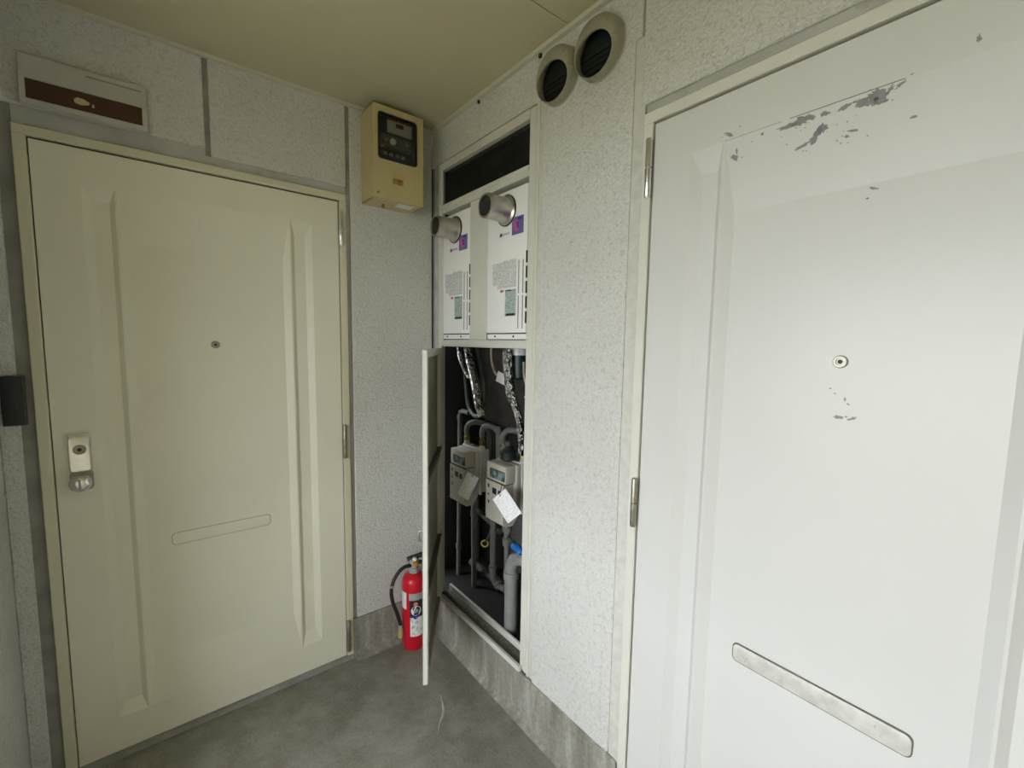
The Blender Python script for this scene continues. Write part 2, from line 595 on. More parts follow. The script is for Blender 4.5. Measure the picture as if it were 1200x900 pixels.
# ------------------------------------------------------------------ doors
def pit_leaf(a0, a1, z0, z1, pits, depth, bevel):
    """front face of a pressed steel door leaf in (a, z), with bevelled sunk panels; returns quads [(a, z, d)...]"""
    quads = []
    az = sorted({a0, a1, *[p[0] for p in pits], *[p[1] for p in pits]})
    zz = sorted({z0, z1, *[p[2] for p in pits], *[p[3] for p in pits]})
    for i in range(len(az) - 1):
        for j in range(len(zz) - 1):
            ca, cz = (az[i] + az[i + 1]) / 2, (zz[j] + zz[j + 1]) / 2
            if any(p[0] < ca < p[1] and p[2] < cz < p[3] for p in pits):
                continue
            quads.append([(az[i], zz[j], 0), (az[i + 1], zz[j], 0), (az[i + 1], zz[j + 1], 0), (az[i], zz[j + 1], 0)])
    for p in pits:
        bl, br, bv = p[4], p[5], p[6]
        o = [(p[0], p[2]), (p[1], p[2]), (p[1], p[3]), (p[0], p[3])]
        q = [(p[0] + bl, p[2] + bv), (p[1] - br, p[2] + bv), (p[1] - br, p[3] - bv), (p[0] + bl, p[3] - bv)]
        for k in range(4):
            k2 = (k + 1) % 4
            quads.append([(*o[k], 0), (*o[k2], 0), (*q[k2], depth), (*q[k], depth)])
        quads.append([(*c, depth) for c in q])
    return quads


def leaf(name, mat, parent, to_world, a0, a1, pits):
    m = MB()
    th = 0.036
    cache = {}

    def V(a, z, d):
        key = (round(a, 4), round(z, 4), round(d, 4))
        if key not in cache:
            cache[key] = m.bm.verts.new(to_world(a, z, d))
        return cache[key]
    for q in pit_leaf(a0, a1, 0.022, 2.000, pits, 0.014, 0.018):
        m.bm.faces.new([V(*c) for c in q])
    # rim and back
    zs = sorted({z for (a, z, d) in cache if abs(a - a0) < 1e-6 and d == 0})
    as_ = sorted({a for (a, z, d) in cache if abs(z - 0.022) < 1e-6 and d == 0})
    for a in (a0, a1):
        for z_0, z_1 in zip(zs, zs[1:]):
            m.bm.faces.new([V(a, z_0, 0), V(a, z_1, 0), V(a, z_1, th), V(a, z_0, th)])
    for z in (0.022, 2.0):
        for b0, b1 in zip(as_, as_[1:]):
            m.bm.faces.new([V(b0, z, 0), V(b1, z, 0), V(b1, z, th), V(b0, z, th)])
    return obj(name, m, mat, parent, smooth=0)


# sunk panels, measured from the hinge edge: (near, far, z0, z1, bevel near side, bevel far side, end bevel)
PITS = [(0.106, 0.183, 0.140, 1.897, 0.024, 0.014, 0.055),
        (0.188, 0.683, 0.140, 1.897, 0.024, 0.022, 0.160),
        (0.688, 0.764, 0.140, 1.897, 0.014, 0.022, 0.045)]
W = 0.8703


def build_door(root, to_world, leaf_mat, frame_mat):
    lf = leaf('door_leaf', leaf_mat, root, to_world, 0.004, W - 0.003, [p for p in PITS])
    return lf


def wbox(m, to_world, a0, a1, z0, z1, d0, d1, bev=0.0):
    p, q = Vector(to_world(a0, z0, d0)), Vector(to_world(a1, z1, d1))
    m.box(min(p.x, q.x), max(p.x, q.x), min(p.y, q.y), max(p.y, q.y), min(p.z, q.z), max(p.z, q.z), bev)


def door_common(root, tw, frame_mat, hinge_mats, hinge_zs, axis, plate_mat, gasket=True):
    m = MB()
    wbox(m, tw, -0.0275, 0.0, 0.0, 2.0062, -0.007, 0.06, 0.002)
    wbox(m, tw, W, W + 0.028, 0.0, 2.0062, -0.007, 0.06, 0.002)
    wbox(m, tw, -0.0275, W + 0.028, 2.006, 2.0335, -0.007, 0.06, 0.002)
    wbox(m, tw, 0.0, W, 0.0, 2.006, 0.042, 0.06)
    obj('door_frame', m, frame_mat, root, smooth=0)
    m = MB()
    wbox(m, tw, 0.0, W, 2.0005, 2.0065, 0.010, 0.03)
    wbox(m, tw, W - 0.0032, W + 0.0002, 0.02, 2.0065, 0.010, 0.03)
    wbox(m, tw, -0.0002, 0.0038, 0.02, 2.0065, 0.010, 0.03)
    obj('gasket', m, M['dark'], root, smooth=0)
    m = MB()
    wbox(m, tw, -0.026, W + 0.026, 0.0, 0.0205, -0.012, 0.05)
    obj('threshold', m, M['groove'], root, smooth=0)
    for (z0, z1), hm in zip(hinge_zs, hinge_mats):
        c = tw(-0.003, z0, -0.014)
        mm = (z1 - z0) / 2
        m = MB()
        r = 0.0085
        m.lathe([(r * .75, 0), (r, 0.004), (r, mm - 0.002)], c, seg=16)
        m.lathe([(r, mm + 0.002), (r, 2 * mm - 0.004), (r * .75, 2 * mm)], c, seg=16)
        m.lathe([(r * .6, mm - .003), (r * .6, mm + .003)], c, seg=10)
        h = obj('hinge', m, hm, root)
        m = MB()
        wbox(m, tw, -0.0065, 0.0005, z0 + 0.002, z1 - 0.002, -0.012, -0.001)
        obj('hinge_plate', m, M['dullsteel'], h, smooth=0)


tw1 = lambda a, z, d: (DX1 - a, d + 0.000, z)
door1 = thing('door_1', '', None, (-0.86, 0, 0), kind='structure')
door1['label'] = 'warm-tinted pressed steel entrance door with silver knob, under the sign box'
build_door(door1, tw1, M['door1'], M['frame1'])
door_common(door1, tw1, M['frame1'], [M['steel'], M['dullsteel'], M['dullsteel']], [(1.822, 1.962), (0.931, 1.077), (0.045, 0.190)], 'y', None)


def peephole(root, tw, a, z, r, axis):
    c = tw(a, z, 0.014)
    m = MB()
    m.lathe([(r, 0), (r, 0.003), (r * .86, 0.006), (r * .55, 0.006), (r * .5, 0.003)], c, axis, 24)
    p = obj('peephole', m, M['dullsteel'], root)
    m = MB()
    m.lathe([(r * .34, 0.002), (r * .3, 0.0045), (0.0006, 0.0055)], c, axis, 16)
    obj('lens', m, M['blackplastic'], p)


peephole(door1, tw1, -0.867 * -1 + DX1, 1.413, 0.0135, '-y')
# embossed blind slot on the warm-tinted door
m = MB()
o_ = rrect(-1.021, -0.713, 0.701, 0.742, 0.012)
i_ = rrect(-1.017, -0.717, 0.705, 0.738, 0.010)
m.rings([[(u, 0.0142, v) for u, v in o_], [(u, 0.0122, v) for u, v in o_], [(u, 0.0105, v) for u, v in i_]], (True, True))
obj('letter_slot_cover', m, M['door1'], door1)
m = MB()
o_ = rrect(-1.0235, -0.7105, 0.6985, 0.7445, 0.014)
m.rings([[(u, 0.0139, v) for u, v in o_], [(u, 0.0136, v) for u, v in o_]], (True, True))
obj('slot_outline', m, simple('olive_seam', (0.40, 0.39, 0.31), 0.6), door1)
# lock plate and knob
m = MB()
pl = rrect(-1.262, -1.209, 1.012, 1.131, 0.006)
pl2 = rrect(-1.258, -1.213, 1.014, 1.121, 0.008)
m.rings([[(u, 0.0, v) for u, v in pl], [(u, -0.010, v) for u, v in pl], [(u, -0.015, v) for u, v in pl2]])
lock = obj('lock_plate', m, M['steel'], door1)
m = MB()
m.lathe([(0.0155, 0), (0.0155, 0.002), (0.013, 0.004), (0.010, 0.0035)], (-1.235, -0.0145, 1.083), '-y', 24)
obj('lock_cylinder', m, M['dullsteel'], lock)
m = MB()
m.lathe([(0.0055, 0), (0.0055, 0.005)], (-1.235, -0.0145, 1.083), '-y', 14)
obj('keyhole', m, M['black'], lock)
m = MB()
pl = rrect(-1.262, -1.209, 0.952, 1.013, 0.010)
m.rings([[(u, 0.0, v) for u, v in pl], [(u, -0.012, v) for u, v in pl]])
obj('knob_base', m, M['dullsteel'], lock)
m = MB()
m.lathe([(0.020, 0.010), (0.017, 0.020), (0.019, 0.030), (0.0255, 0.038), (0.0265, 0.046), (0.0245, 0.054), (0.018, 0.060), (0.010, 0.0615), (0.0005, 0.062)], (-1.235, 0, 0.983), '-y', 32)
obj('door_knob', m, M['steel'], door1)
m = MB()
m.box(-1.238, -1.232, -0.0655, -0.060, 0.969, 0.997, 0.001)
obj('thumb_turn', m, M['dullsteel'], door1)

tw2 = lambda a, z, d: (d, D2Y0 - a, z)
door2 = thing('door_2', 'white steel entrance door with flaked paint and a letter plate', None, (0, -1.63, 0), kind='structure')
build_door(door2, tw2, M['door2'], M['frame2'])
door_common(door2, tw2, M['frame2'], [M['steel'], M['dullsteel'], M['dullsteel']], [(1.817, 1.964), (0.935, 1.072), (0.045, 0.190)], 'x', None)
peephole(door2, tw2, 1.631 - 1.196, 1.411, 0.0125, '-x')
m = MB()
o_ = rrect(-1.789, -1.468, 0.698, 0.7435, 0.012)
m.rings([[(0.0145, u, v) for u, v in o_], [(0.0115, u, v) for u, v in o_]])
rim = obj('slot_rim', m, M['grime'], door2)
m = MB()
o_ = rrect(-1.787, -1.4705, 0.7005, 0.741, 0.011)
i_ = rrect(-1.784, -1.4735, 0.7035, 0.738, 0.009)
m.rings([[(0.0135, u, v) for u, v in o_], [(0.0100, u, v) for u, v in o_], [(0.0090, u, v) for u, v in i_]])
obj('letter_slot_plate', m, M['plate'], door2)
# flaked paint
m = MB()


def pit_depth(y, z):
    """how far the door skin lies behind its face at (y, z)"""
    a = D2Y0 - y
    for p in PITS:
        if p[0] < a < p[1] and p[2] < z < p[3]:
            f = min((a - p[0]) / p[4], (p[1] - a) / p[5], (z - p[2]) / p[6], (p[3] - z) / p[6], 1.0)
            return 0.014 * f
    return 0.0


def chip(y, z, ry, rz, rot=0.0, seed=0):
    pts = []
    n = 40
    for k in range(n):
        a = 2 * PI * k / n
        c_, s_ = math.cos(a), math.sin(a)
        f = 1.0 + 0.6 * pnoise(Vector((c_ * 1.7, s_ * 1.7, seed * 3.7))) + 0.55 * pnoise(Vector((c_ * 5, s_ * 5, seed * 1.3)))
        f = max(0.25, f)
        u, v = ry * f * c_, rz * f * s_
        pts.append((y + u * math.cos(rot) - v * math.sin(rot), z + u * math.sin(rot) + v * math.cos(rot)))
    front = [(pit_depth(p, q) - 0.0004, p, q) for p, q in pts]
    mid = (pit_depth(y, z) - 0.0004, y, z)
    vc = m.bm.verts.new(mid)
    vf = [m.bm.verts.new(p) for p in front]
    for k in range(n):
        m.bm.faces.new((vc, vf[k], vf[(k + 1) % n]))


CH = [(-1.393, 1.908, .009, .003, .5), (-1.388, 1.913, .006, .002, .3), (-1.406, 1.857, .008, .006, .6), (-1.463, 1.886, .003, .003, 0),
      (-1.512, 1.884, .016, .0035, -.05), (-1.536, 1.885, .016, .006, .1), (-1.552, 1.886, .010, .004, .5), (-1.575, 1.884, .008, .004, .3),
      (-1.560, 1.848, .013, .007, -.9), (-1.572, 1.858, .008, .008, .4), (-1.540, 1.838, .014, .003, -.3), (-1.607, 1.884, .010, .004, -.4),
      (-1.622, 1.887, .006, .002, 0), (-1.638, 1.879, .017, .007, .15), (-1.655, 1.884, .013, .010, .5), (-1.671, 1.887, .009, .004, -.9),
      (-1.686, 1.890, .008, .0025, -.5), (-1.660, 1.872, .015, .003, 0), (-1.623, 1.838, .009, .002, .2), (-1.612, 1.831, .005, .002, .2),
      (-1.706, 1.831, .004, .0025, 0), (-1.776, 1.919, .0028, .006, 0), (-1.658, 1.728, .007, .002, .4), (-1.650, 1.712, .003, .0015, 0),
      (-1.635, 1.303, .0072, .0030, .0), (-1.647, 1.3055, .0022, .0018, 0), (-1.656, 1.303, .0075, .0025, -.4), (-1.643, 1.339, .0022, .0035, 0),
      (-1.649, 1.330, .0025, .0015, .5), (-1.618, 1.358, .0025, .0012, .5), (-1.626, 1.349, .002, .001, .5), (-1.41, 1.868, .002, .006, 0)]
for k, (y, z, a, b, r) in enumerate(CH):
    chip(y, z, a, b, r, k)
for k in range(46):
    y, z, a, b, r = random.choice(CH[:20])
    chip(y + random.gauss(0, .014), z + random.gauss(0, .009), random.uniform(.0006, .0022), random.uniform(.0005, .0014), random.uniform(-1, 1), k + 50)
obj('flaked_paint', m, M['bareprimer'], door2, smooth=0, kind='stuff')
m = MB()
m.box(-0.0006, 0.002, -1.691, -1.515, 1.8966, 1.8982)
m.box(-0.0005, 0.002, -1.500, -1.384, 1.8968, 1.8975)
obj('scratch', m, M['bareprimer'], door2, smooth=0)

# ------------------------------------------------------------------ pipe cabinet in the niche
cab = thing('utility_cabinet', 'cream steel cabinet in the wall, its lower door standing open on pipes', 'cabinet', (0, -0.40, 0.2))
fr = MB()
fr.box(-0.004, 0.05, -0.7395, -0.7045, 0.200, 2.2285, 0.002)
fr.box(-0.002, 0.05, -0.752, -0.7385, 0.190, 2.2360, 0.002)
fr.box(-0.006, 0.004, -0.106, -0.074, 1.42, 2.2285, 0.002)
fr.box(-0.006, 0.002, -0.100, -0.074, 0.200, 1.42, 0.002)
fr.box(-0.006, 0.05, -0.7045, -0.106, 2.196, 2.2285, 0.002)
frame = obj('frame', fr, M['cabinet'], cab, smooth=0)
m = MB()
m.box(-0.008, 0.05, -0.7045, -0.106, 2.030, 2.046, 0.002)
m.box(-0.003, 0.05, -0.7045, -0.106, 2.010, 2.032, 0.002)
obj('rail', m, M['cabinet'], cab, smooth=0)
m = MB()
m.box(-0.004, 0.05, -0.7045, -0.106, 1.416, 1.447, 0.003)
obj('rail', m, M['cabinet'], cab, smooth=0)
m = MB()
m.box(0.002, 0.03, -0.452, -0.326, 1.447, 2.010, 0.002)
obj('centre_panel', m, M['cabinet'], cab, smooth=0)
m = MB()
m.box(-0.022, -0.006, -0.722, -0.100, 0.200, 0.222, 0.003)
obj('sill', m, M['cabinet'], cab, smooth=0)
m = MB()
m.box(-0.0065, 0.053, -0.722, -0.086, 0.192, 0.206)
obj('sill_channel', m, M['grime'], cab, smooth=0)
m = MB()
m.box(0.052, 0.064, -0.722, -0.080, 0.196, 0.232, 0.002)
obj('sill_lip', m, M['cabinet'], cab, smooth=0)
# grille: black expanded mesh with slats
m = MB()
m.box(0.035, 0.04, -0.72, -0.09, 2.03, 2.20)
obj('grille_backing', m, M['dark'], cab, smooth=0)
m = MB()
for k in range(21):
    z = 2.050 + k * 0.0070
    m.box(0.012, 0.0145, -0.7045, -0.106, z, z + 0.0018)
for k in range(86):
    y = -0.703 + k * 0.0070
    m.box(0.0145, 0.016, y, y + 0.0014, 2.046, 2.196)
obj('grille_mesh', m, simple('black_grille_wire', (0.022, 0.022, 0.020), 0.5), cab, smooth=0, kind='stuff')
# board on the back wall of the shaft
m = MB()
m.prism([(0.36, 0.12, 1.02), (0.36, 0.12, 1.40), (0.36, -0.30, 1.40), (0.36, -0.30, 0.985)], (0.03, 0, 0))
obj('back_board', m, simple('brown_back_board', (0.040, 0.034, 0.027), 0.8, var=0.25), cab, smooth=0)

# its door, hinged at the corner side and swung out
hx, hy = -0.008, -0.108
fe = Vector((-0.319, -0.566))                 # free edge, inner side
dv = (fe - Vector((hx, hy)))
WD = dv.length
ang = math.atan2(dv.y, dv.x)
cdoor = bpy.data.objects.new('cabinet_door', None)
ORIGIN = Vector(cab.location)


def dlocal(m):
    """door built in local axes: x along the width, +y is the inner face side, moved to its hinge"""
    R = Matrix.Translation(Vector((hx, hy, 0))) @ Matrix.Rotation(ang, 4, 'Z')
    m.bm.transform(R)
    return m


bpy.data.objects.remove(cdoor)
ZB, ZT = 0.196, 1.409
m = MB()
m.box(0.0, WD, -0.019, -0.016, ZB, ZT)               # outer skin
cd = obj('cabinet_door', dlocal(m), M['cabinet_inner'], cab, smooth=0)
m = MB()
m.box(WD - 0.030, WD, -0.019, 0.0, ZB, ZT, 0.002)
obj('stile', dlocal(m), M['cabinet'], cd, smooth=0)
m = MB()
m.box(0.0, 0.040, -0.019, 0.0, ZB, ZT, 0.002)
obj('stile', dlocal(m), M['cabinet'], cd, smooth=0)
m = MB()
m.box(0.040, WD - 0.030, -0.018, -0.001, ZT - 0.028, ZT, 0.002)
obj('door_rail', dlocal(m), M['cabinet'], cd, smooth=0)
m = MB()
m.box(0.040, WD - 0.030, -0.018, -0.001, ZB, ZB + 0.028, 0.002)
obj('door_rail', dlocal(m), M['cabinet_inner'], cd, smooth=0)
for zc in (0.908, 0.490):
    m = MB()
    m.box(0.041, WD - 0.031, -0.0158, -0.002, zc, zc + 0.024, 0.001)
    obj('brace', dlocal(m), M['cabinet_inner'], cd, smooth=0)
    m = MB()
    m.box(0.002, WD - 0.031, -0.0158, 0.0012, zc + 0.0242, zc + 0.046, 0.001)
    obj('brace', dlocal(m), M['brace'], cd, smooth=0)
m = MB()
m.lathe([(0.006, 0), (0.006, 0.010), (0.003, 0.012)], (WD - 0.055, -0.016, 0.70), 'z', 12)
m.tube([(WD - 0.055, -0.016, 0.70), (WD - 0.055, -0.004, 0.70)], 0.004, 10)
obj('latch', dlocal(m), M['dullsteel'], cd)
m = MB()
m.tube([(WD - 0.05, -0.019, 0.755), (WD - 0.05, -0.033, 0.755), (WD - 0.05, -0.038, 0.748), (WD - 0.05, -0.038, 0.722), (WD - 0.05, -0.033, 0.715), (WD - 0.05, -0.019, 0.715)], 0.004, 10)
obj('handle', dlocal(m), M['dullsteel'], cd)

# ------------------------------------------------------------------ water heaters
def make_heater(yl, yr, label):
    """yl > yr: y of the side near the corner and of the far side"""
    t = thing('water_heater', label, 'water heater', (0.10, (yl + yr) / 2, 1.45), 'wall water heaters in the cabinet')
    m = MB()
    m.box(0.012, 0.21, yr + 0.002, yl - 0.002, 1.474, 1.992, 0.004, 2)
    obj('body', m, M['heater'], t)
    m = MB()
    m.box(0.016, 0.20, yr + 0.001, yl - 0.001, 1.450, 1.470, 0.002)
    lip = obj('lower_cover', m, M['heater'], t, smooth=0)
    for y in (yl - 0.055, yl - 0.17):
        m = MB()
        m.lathe([(0.004, 0), (0.004, 0.002), (0.002, 0.003)], (0.016, y, 1.461), '-x', 10)
        obj('screw', m, M['black'], lip)
    m = MB()
    m.box(0.018, 0.19, yr, yl, 1.4690, 1.4752)
    m.box(0.018, 0.19, yr, yl, 1.4472, 1.4505)
    m.box(0.014, 0.19, yl - 0.003, yl - 0.0002, 1.449, 1.474)
    obj('shadow_gap', m, M['dark'], t, smooth=0)
    # side vents: dark dashes down the edge
    for k in range(5):
        m = MB()
        m.box(0.0112, 0.02, yr + 0.0015, yr + 0.0065, 1.508 + k * 0.053, 1.550 + k * 0.053)
        obj('side_slot', m, M['dark'], t, smooth=0)
    for yy in (yl - 0.2, yl - 0.2245):
        for z0, z1 in ((1.490, 1.608), (1.616, 1.734)):
            m = MB()
            m.box(0.0112, 0.02, yy - 0.0026, yy + 0.0026, z0, z1)
            obj('vent_slot', m, M['groove'], t, smooth=0)
    # exhaust stub
    c = (0.012, yl - 0.123, 1.922)
    m = MB()
    m.lathe([(0.054, 0.0), (0.054, 0.004), (0.049, 0.007), (0.0445, 0.010), (0.0430, 0.050), (0.0425, 0.088), (0.0440, 0.093), (0.0430, 0.098), (0.0360, 0.098), (0.0345, 0.088), (0.0330, 0.03)], c, '-x', 36)
    fl = obj('exhaust_pipe', m, M['flue'], t)
    m = MB()
    m.lathe([(0.0340, 0.080), (0.0340, 0.0915)], c, '-x', 24)
    obj('pipe_mouth', m, M['hood_in'], fl)
    m = MB()
    m.lathe([(0.0565, 0.0), (0.0565, 0.0035), (0.054, 0.0045)], c, '-x', 32)
    obj('gasket_ring', m, M['black'], fl)
    # prints and stickers
    m = MB()
    m.box(0.0108, 0.013, yl - 0.2225, yl - 0.157, 1.827, 1.889)
    st = obj('sticker', m, M['violet'], t, smooth=0, label='violet square sticker with a pink swirl')
    m = MB()
    cy, cz = yl - 0.183, 1.858
    m.prism([(0.0106, cy + 0.017 * math.cos(a) * (1.0 + .18 * math.sin(2 * a)), cz + 0.021 * math.sin(a)) for a in [k * PI / 10 for k in range(20)]], (0.001, 0, 0))
    obj('swirl', m, M['pink'], st, smooth=0)
    m = MB()
    m.tube(smooth_path([(0.0106, cy - .002, cz + .010), (0.0106, cy - .010, cz + .006), (0.0106, cy - .008, cz - .004), (0.0106, cy - .016, cz - .010)], 5), 0.003, 6)
    obj('swirl', m, M['navy'], st)
    m = MB()
    m.box(0.0106, 0.012, yl - 0.214, yl - 0.190, 1.876, 1.884)
    obj('swirl', m, M['navy'], st, smooth=0)
    m = MB()
    m.box(0.0108, 0.013, yl - 0.098, yl - 0.0885, 1.834, 1.845)
    lg = obj('logo_mark', m, M['redink'], t, smooth=0)
    m = MB()
    m.box(0.0106, 0.013, yl - 0.092, yl - 0.0845, 1.832, 1.843)
    obj('logo_corner', m, M['navy'], lg, smooth=0)
    m = MB()
    for k in range(6):
        a = yl - 0.102 - k * 0.0072
        m.box(0.0108, 0.013, a - 0.0048, a, 1.8355, 1.8385)
        m.box(0.0108, 0.013, a - 0.0018, a, 1.8355, 1.8435)
        if k % 2:
            m.box(0.0108, 0.013, a - 0.0048, a, 1.8415, 1.8435)
    obj('logo_letters', m, M['greyink'], lg, smooth=0)
    m = MB()
    m.box(0.0110, 0.013, yl - 0.185, yl - 0.108, 1.641, 1.742)
    obj('instruction_label', m, M['labelprint'], t, smooth=0)
    m = MB()
    m.box(0.0110, 0.013, yl - 0.108, yl - 0.040, 1.655, 1.738)
    m.box(0.0110, 0.013, yl - 0.108, yl - 0.072, 1.640, 1.655)
    obj('instruction_label', m, M['labelprint'], t, smooth=0)
    m = MB()
    m.box(0.0108, 0.013, yl - 0.186, yl - 0.122, 1.536, 1.634)
    rp = obj('rating_plate', m, M['greenprint'], t, smooth=0)
    m = MB()
    m.box(0.0106, 0.013, yl - 0.182, yl - 0.128, 1.538, 1.546)
    obj('plate_band', m, M['dark'], rp, smooth=0)
    m = MB()
    m.box(0.0106, 0.013, yl - 0.160, yl - 0.124, 1.628, 1.632)
    obj('plate_band', m, M['dark'], rp, smooth=0)
    m = MB()
    m.box(0.0108, 0.013, yl - 0.101, yl - 0.092, 1.6265, 1.635)
    m.box(0.0108, 0.013, yl - 0.111, yl - 0.103, 1.628, 1.634)
    obj('red_mark', m, M['redink'], t, smooth=0)
    return t


h1 = make_heater(-0.4525, -0.6985, 'white water heater next to the cabinet stile, farther from the room corner')
h1.location.x -= 0.011
h2 = dup(h1, (0, 0.367, 0), 'white water heater nearest the room corner, above the meter with the creased tag')

# ------------------------------------------------------------------ pipework in the shaft
def pipe(name, pts, r, mat, label, cat='pipe', sm=0, seg=16, group=None):
    m = MB()
    p = smooth_path(pts, 7) if sm else pts
    m.tube(p, r, seg)
    o = obj(name, m, mat)
    tag(o, label, cat, group)
    return o


def ring_on(parent, c, r, h, mat, name='coupling', axis='z'):
    m = MB()
    m.lathe([(r * .9, -h / 2), (r, -h / 2 + .002), (r, h / 2 - .002), (r * .9, h / 2)], c, axis, 18)
    return obj(name, m, mat, parent)


pipe('insulated_pipe', [(0.10, -0.088, 1.41), (0.10, -0.100, 1.36), (0.108, -0.135, 1.30), (0.115, -0.165, 1.27)], 0.013, M['foil'],
     'thin silver foil wrapped pipe slanting from the heater nearest the corner', sm=1)
pipe('insulated_pipe', [(0.12, -0.129, 1.41), (0.12, -0.150, 1.345), (0.12, -0.178, 1.29), (0.12, -0.205, 1.22), (0.12, -0.232, 1.145), (0.13, -0.245, 1.10)], 0.021, M['foil'],
     'fat crumpled foil pipe under the heater nearest the corner', sm=1)
pipe('insulated_pipe', [(0.10, -0.465, 1.41), (0.10, -0.472, 1.33), (0.10, -0.487, 1.245), (0.10, -0.507, 1.20)], 0.021, M['foil'],
     'foil wrapped pipe hanging beside the white paper flag', sm=1)
pipe('insulated_pipe', [(0.10, -0.495, 1.225), (0.10, -0.520, 1.185), (0.10, -0.545, 1.14), (0.10, -0.560, 1.09), (0.105, -0.565, 1.02), (0.105, -0.562, 0.985)], 0.015, M['foil'],
     'narrow foil pipe bending down to the meter nearer the cabinet stile', sm=1)
pipe('drain_hose', [(0.15, -0.162, 1.42), (0.15, -0.195, 1.34), (0.15, -0.222, 1.25), (0.15, -0.226, 1.17), (0.15, -0.205, 1.105), (0.15, -0.162, 1.083), (0.16, -0.10, 1.100), (0.20, -0.01, 1.13), (0.24, 0.07, 1.20), (0.26, 0.12, 1.32)], 0.011, M['hose'],
     'grey green hose looping below the fat foil pipe', 'hose', sm=1)
pipe('power_cable', [(0.12, -0.32, 1.42), (0.12, -0.323, 1.37), (0.12, -0.335, 1.335), (0.115, -0.362, 1.305), (0.11, -0.40, 1.29)], 0.005, M['cable'],
     'beige cable hanging with a white paper flag', 'cable', sm=1, seg=10)
pipe('power_cable', [(0.14, -0.522, 1.36), (0.14, -0.528, 1.30), (0.14, -0.545, 1.255), (0.14, -0.548, 1.225), (0.14, -0.535, 1.215)], 0.004, M['cable'],
     'short beige cable below the dark green canister', 'cable', sm=1, seg=10)
# white flag on the cable
m = MB()
m.prism([(0.098, -0.405, 1.317), (0.098, -0.458, 1.303), (0.098, -0.455, 1.258), (0.098, -0.388, 1.273)], (0.0012, 0.0004, 0))
tag(obj('paper_flag', m, M['plainpaper'], smooth=0), 'small blank white paper flag on the beige cable', 'tag')
# dark green canister with a white cap, on the shaft wall
can = thing('water_filter', 'dark green canister with a white cap, hanging behind the cabinet stile', 'canister', (0.16, -0.468, 1.28))
m = MB()
m.lathe([(0.028, 1.285), (0.036, 1.292), (0.036, 1.386)], (0.16, -0.468, 0), 'z', 24)
obj('canister', m, M['greencyl'], can)
m = MB()
m.lathe([(0.039, 1.386), (0.039, 1.415), (0.030, 1.420)], (0.16, -0.468, 0), 'z', 24)
obj('cap', m, M['white'], can)
m = MB()
m.tube([(0.16, -0.468, 1.42), (0.16, -0.468, 1.46)], 0.009)
obj('nipple', m, M['pipe'], can)

# U bends to the meters
G = 'grey elbows over the gas meters'
def ubend(pts, label, r=0.0135, mat='pipe'):
    o = pipe('gas_pipe', pts, r, M[mat], label, sm=1)
    return o


ubend([(0.15, -0.080, 0.985), (0.15, -0.084, 1.015), (0.155, -0.105, 1.040), (0.17, -0.14, 1.048), (0.20, -0.165, 1.035), (0.22, -0.172, 0.99), (0.22, -0.175, 0.74)],
      'grey pipe bend over the meter neck nearest the room corner')
ubend([(0.15, -0.215, 0.990), (0.15, -0.217, 1.020), (0.15, -0.236, 1.045), (0.155, -0.272, 1.052), (0.16, -0.312, 1.042), (0.16, -0.333, 1.015), (0.16, -0.336, 0.72)],
      'grey pipe arch in the gap between the two gas meters')
ubend([(0.15, -0.376, 0.988), (0.15, -0.379, 1.020), (0.155, -0.395, 1.047), (0.165, -0.425, 1.056), (0.20, -0.455, 1.045), (0.22, -0.465, 1.00), (0.22, -0.468, 0.70)],
      'grey pipe bend above the meter nearer the cabinet stile')
o = pipe('vertical_pipe', [(0.20, -0.02, 1.073), (0.20, 0.040, 1.078), (0.20, 0.062, 1.070), (0.20, 0.067, 1.045), (0.20, 0.074, 0.165)], 0.0115, M['pipe'],
         'slim grey pipe with an elbow, standing at the corner end of the shaft')
ring_on(o, (0.20, 0.073, 0.33), 0.016, 0.03, M['pipe'])
ring_on(o, (0.20, 0.068, 1.04), 0.015, 0.024, M['pipe'])

# lower pipes
o = pipe('vertical_pipe', [(0.20, -0.072, 0.70), (0.20, -0.072, 0.52), (0.20, -0.080, 0.165)], 0.0125, M['pipe'], 'grey pipe below the meter nearest the corner, second from the corner')
ring_on(o, (0.20, -0.073, 0.56), 0.016, 0.03, M['pipe'])
pipe('vertical_pipe', [(0.26, -0.02, 0.70), (0.26, -0.02, 0.165)], 0.011, M['darkpipe'], 'dark pipe half hidden between the two slim pipes of the shaft')
o = pipe('vertical_pipe', [(0.16, -0.300, 0.68), (0.16, -0.300, 0.36), (0.16, -0.304, 0.325), (0.16, -0.322, 0.308), (0.16, -0.35, 0.310), (0.16, -0.40, 0.312)], 0.0145, M['pipe'],
         'grey pipe below the meters turning level near the shaft floor')
ring_on(o, (0.16, -0.300, 0.375), 0.019, 0.022, M['pipe'])
m = MB()
m.tube([(0.16, -0.338, 0.3095), (0.16, -0.352, 0.310)], 0.020)
obj('coupling', m, M['pipe'], o)
valve = thing('shutoff_valve', 'grey shutoff valve and stem under the meter, carrying the blue lever', 'valve', (0.12, -0.457, 0.44))
m = MB()
m.tube([(0.12, -0.457, 0.40), (0.12, -0.456, 0.575)], 0.0115)
m.lathe([(0.015, 0.555), (0.019, 0.560), (0.019, 0.590), (0.0145, 0.594), (0.0145, 0.618), (0.0205, 0.622), (0.0205, 0.645), (0.012, 0.650), (0.012, 0.70)], (0.12, -0.456, 0), 'z', 18)
obj('stem', m, M['pipe'], valve)
m = MB()
m.tube([(0.115, -0.475, 0.60), (0.10, -0.53, 0.602)], 0.010)
obj('side_branch', m, M['darkpipe'], valve)
m = MB()
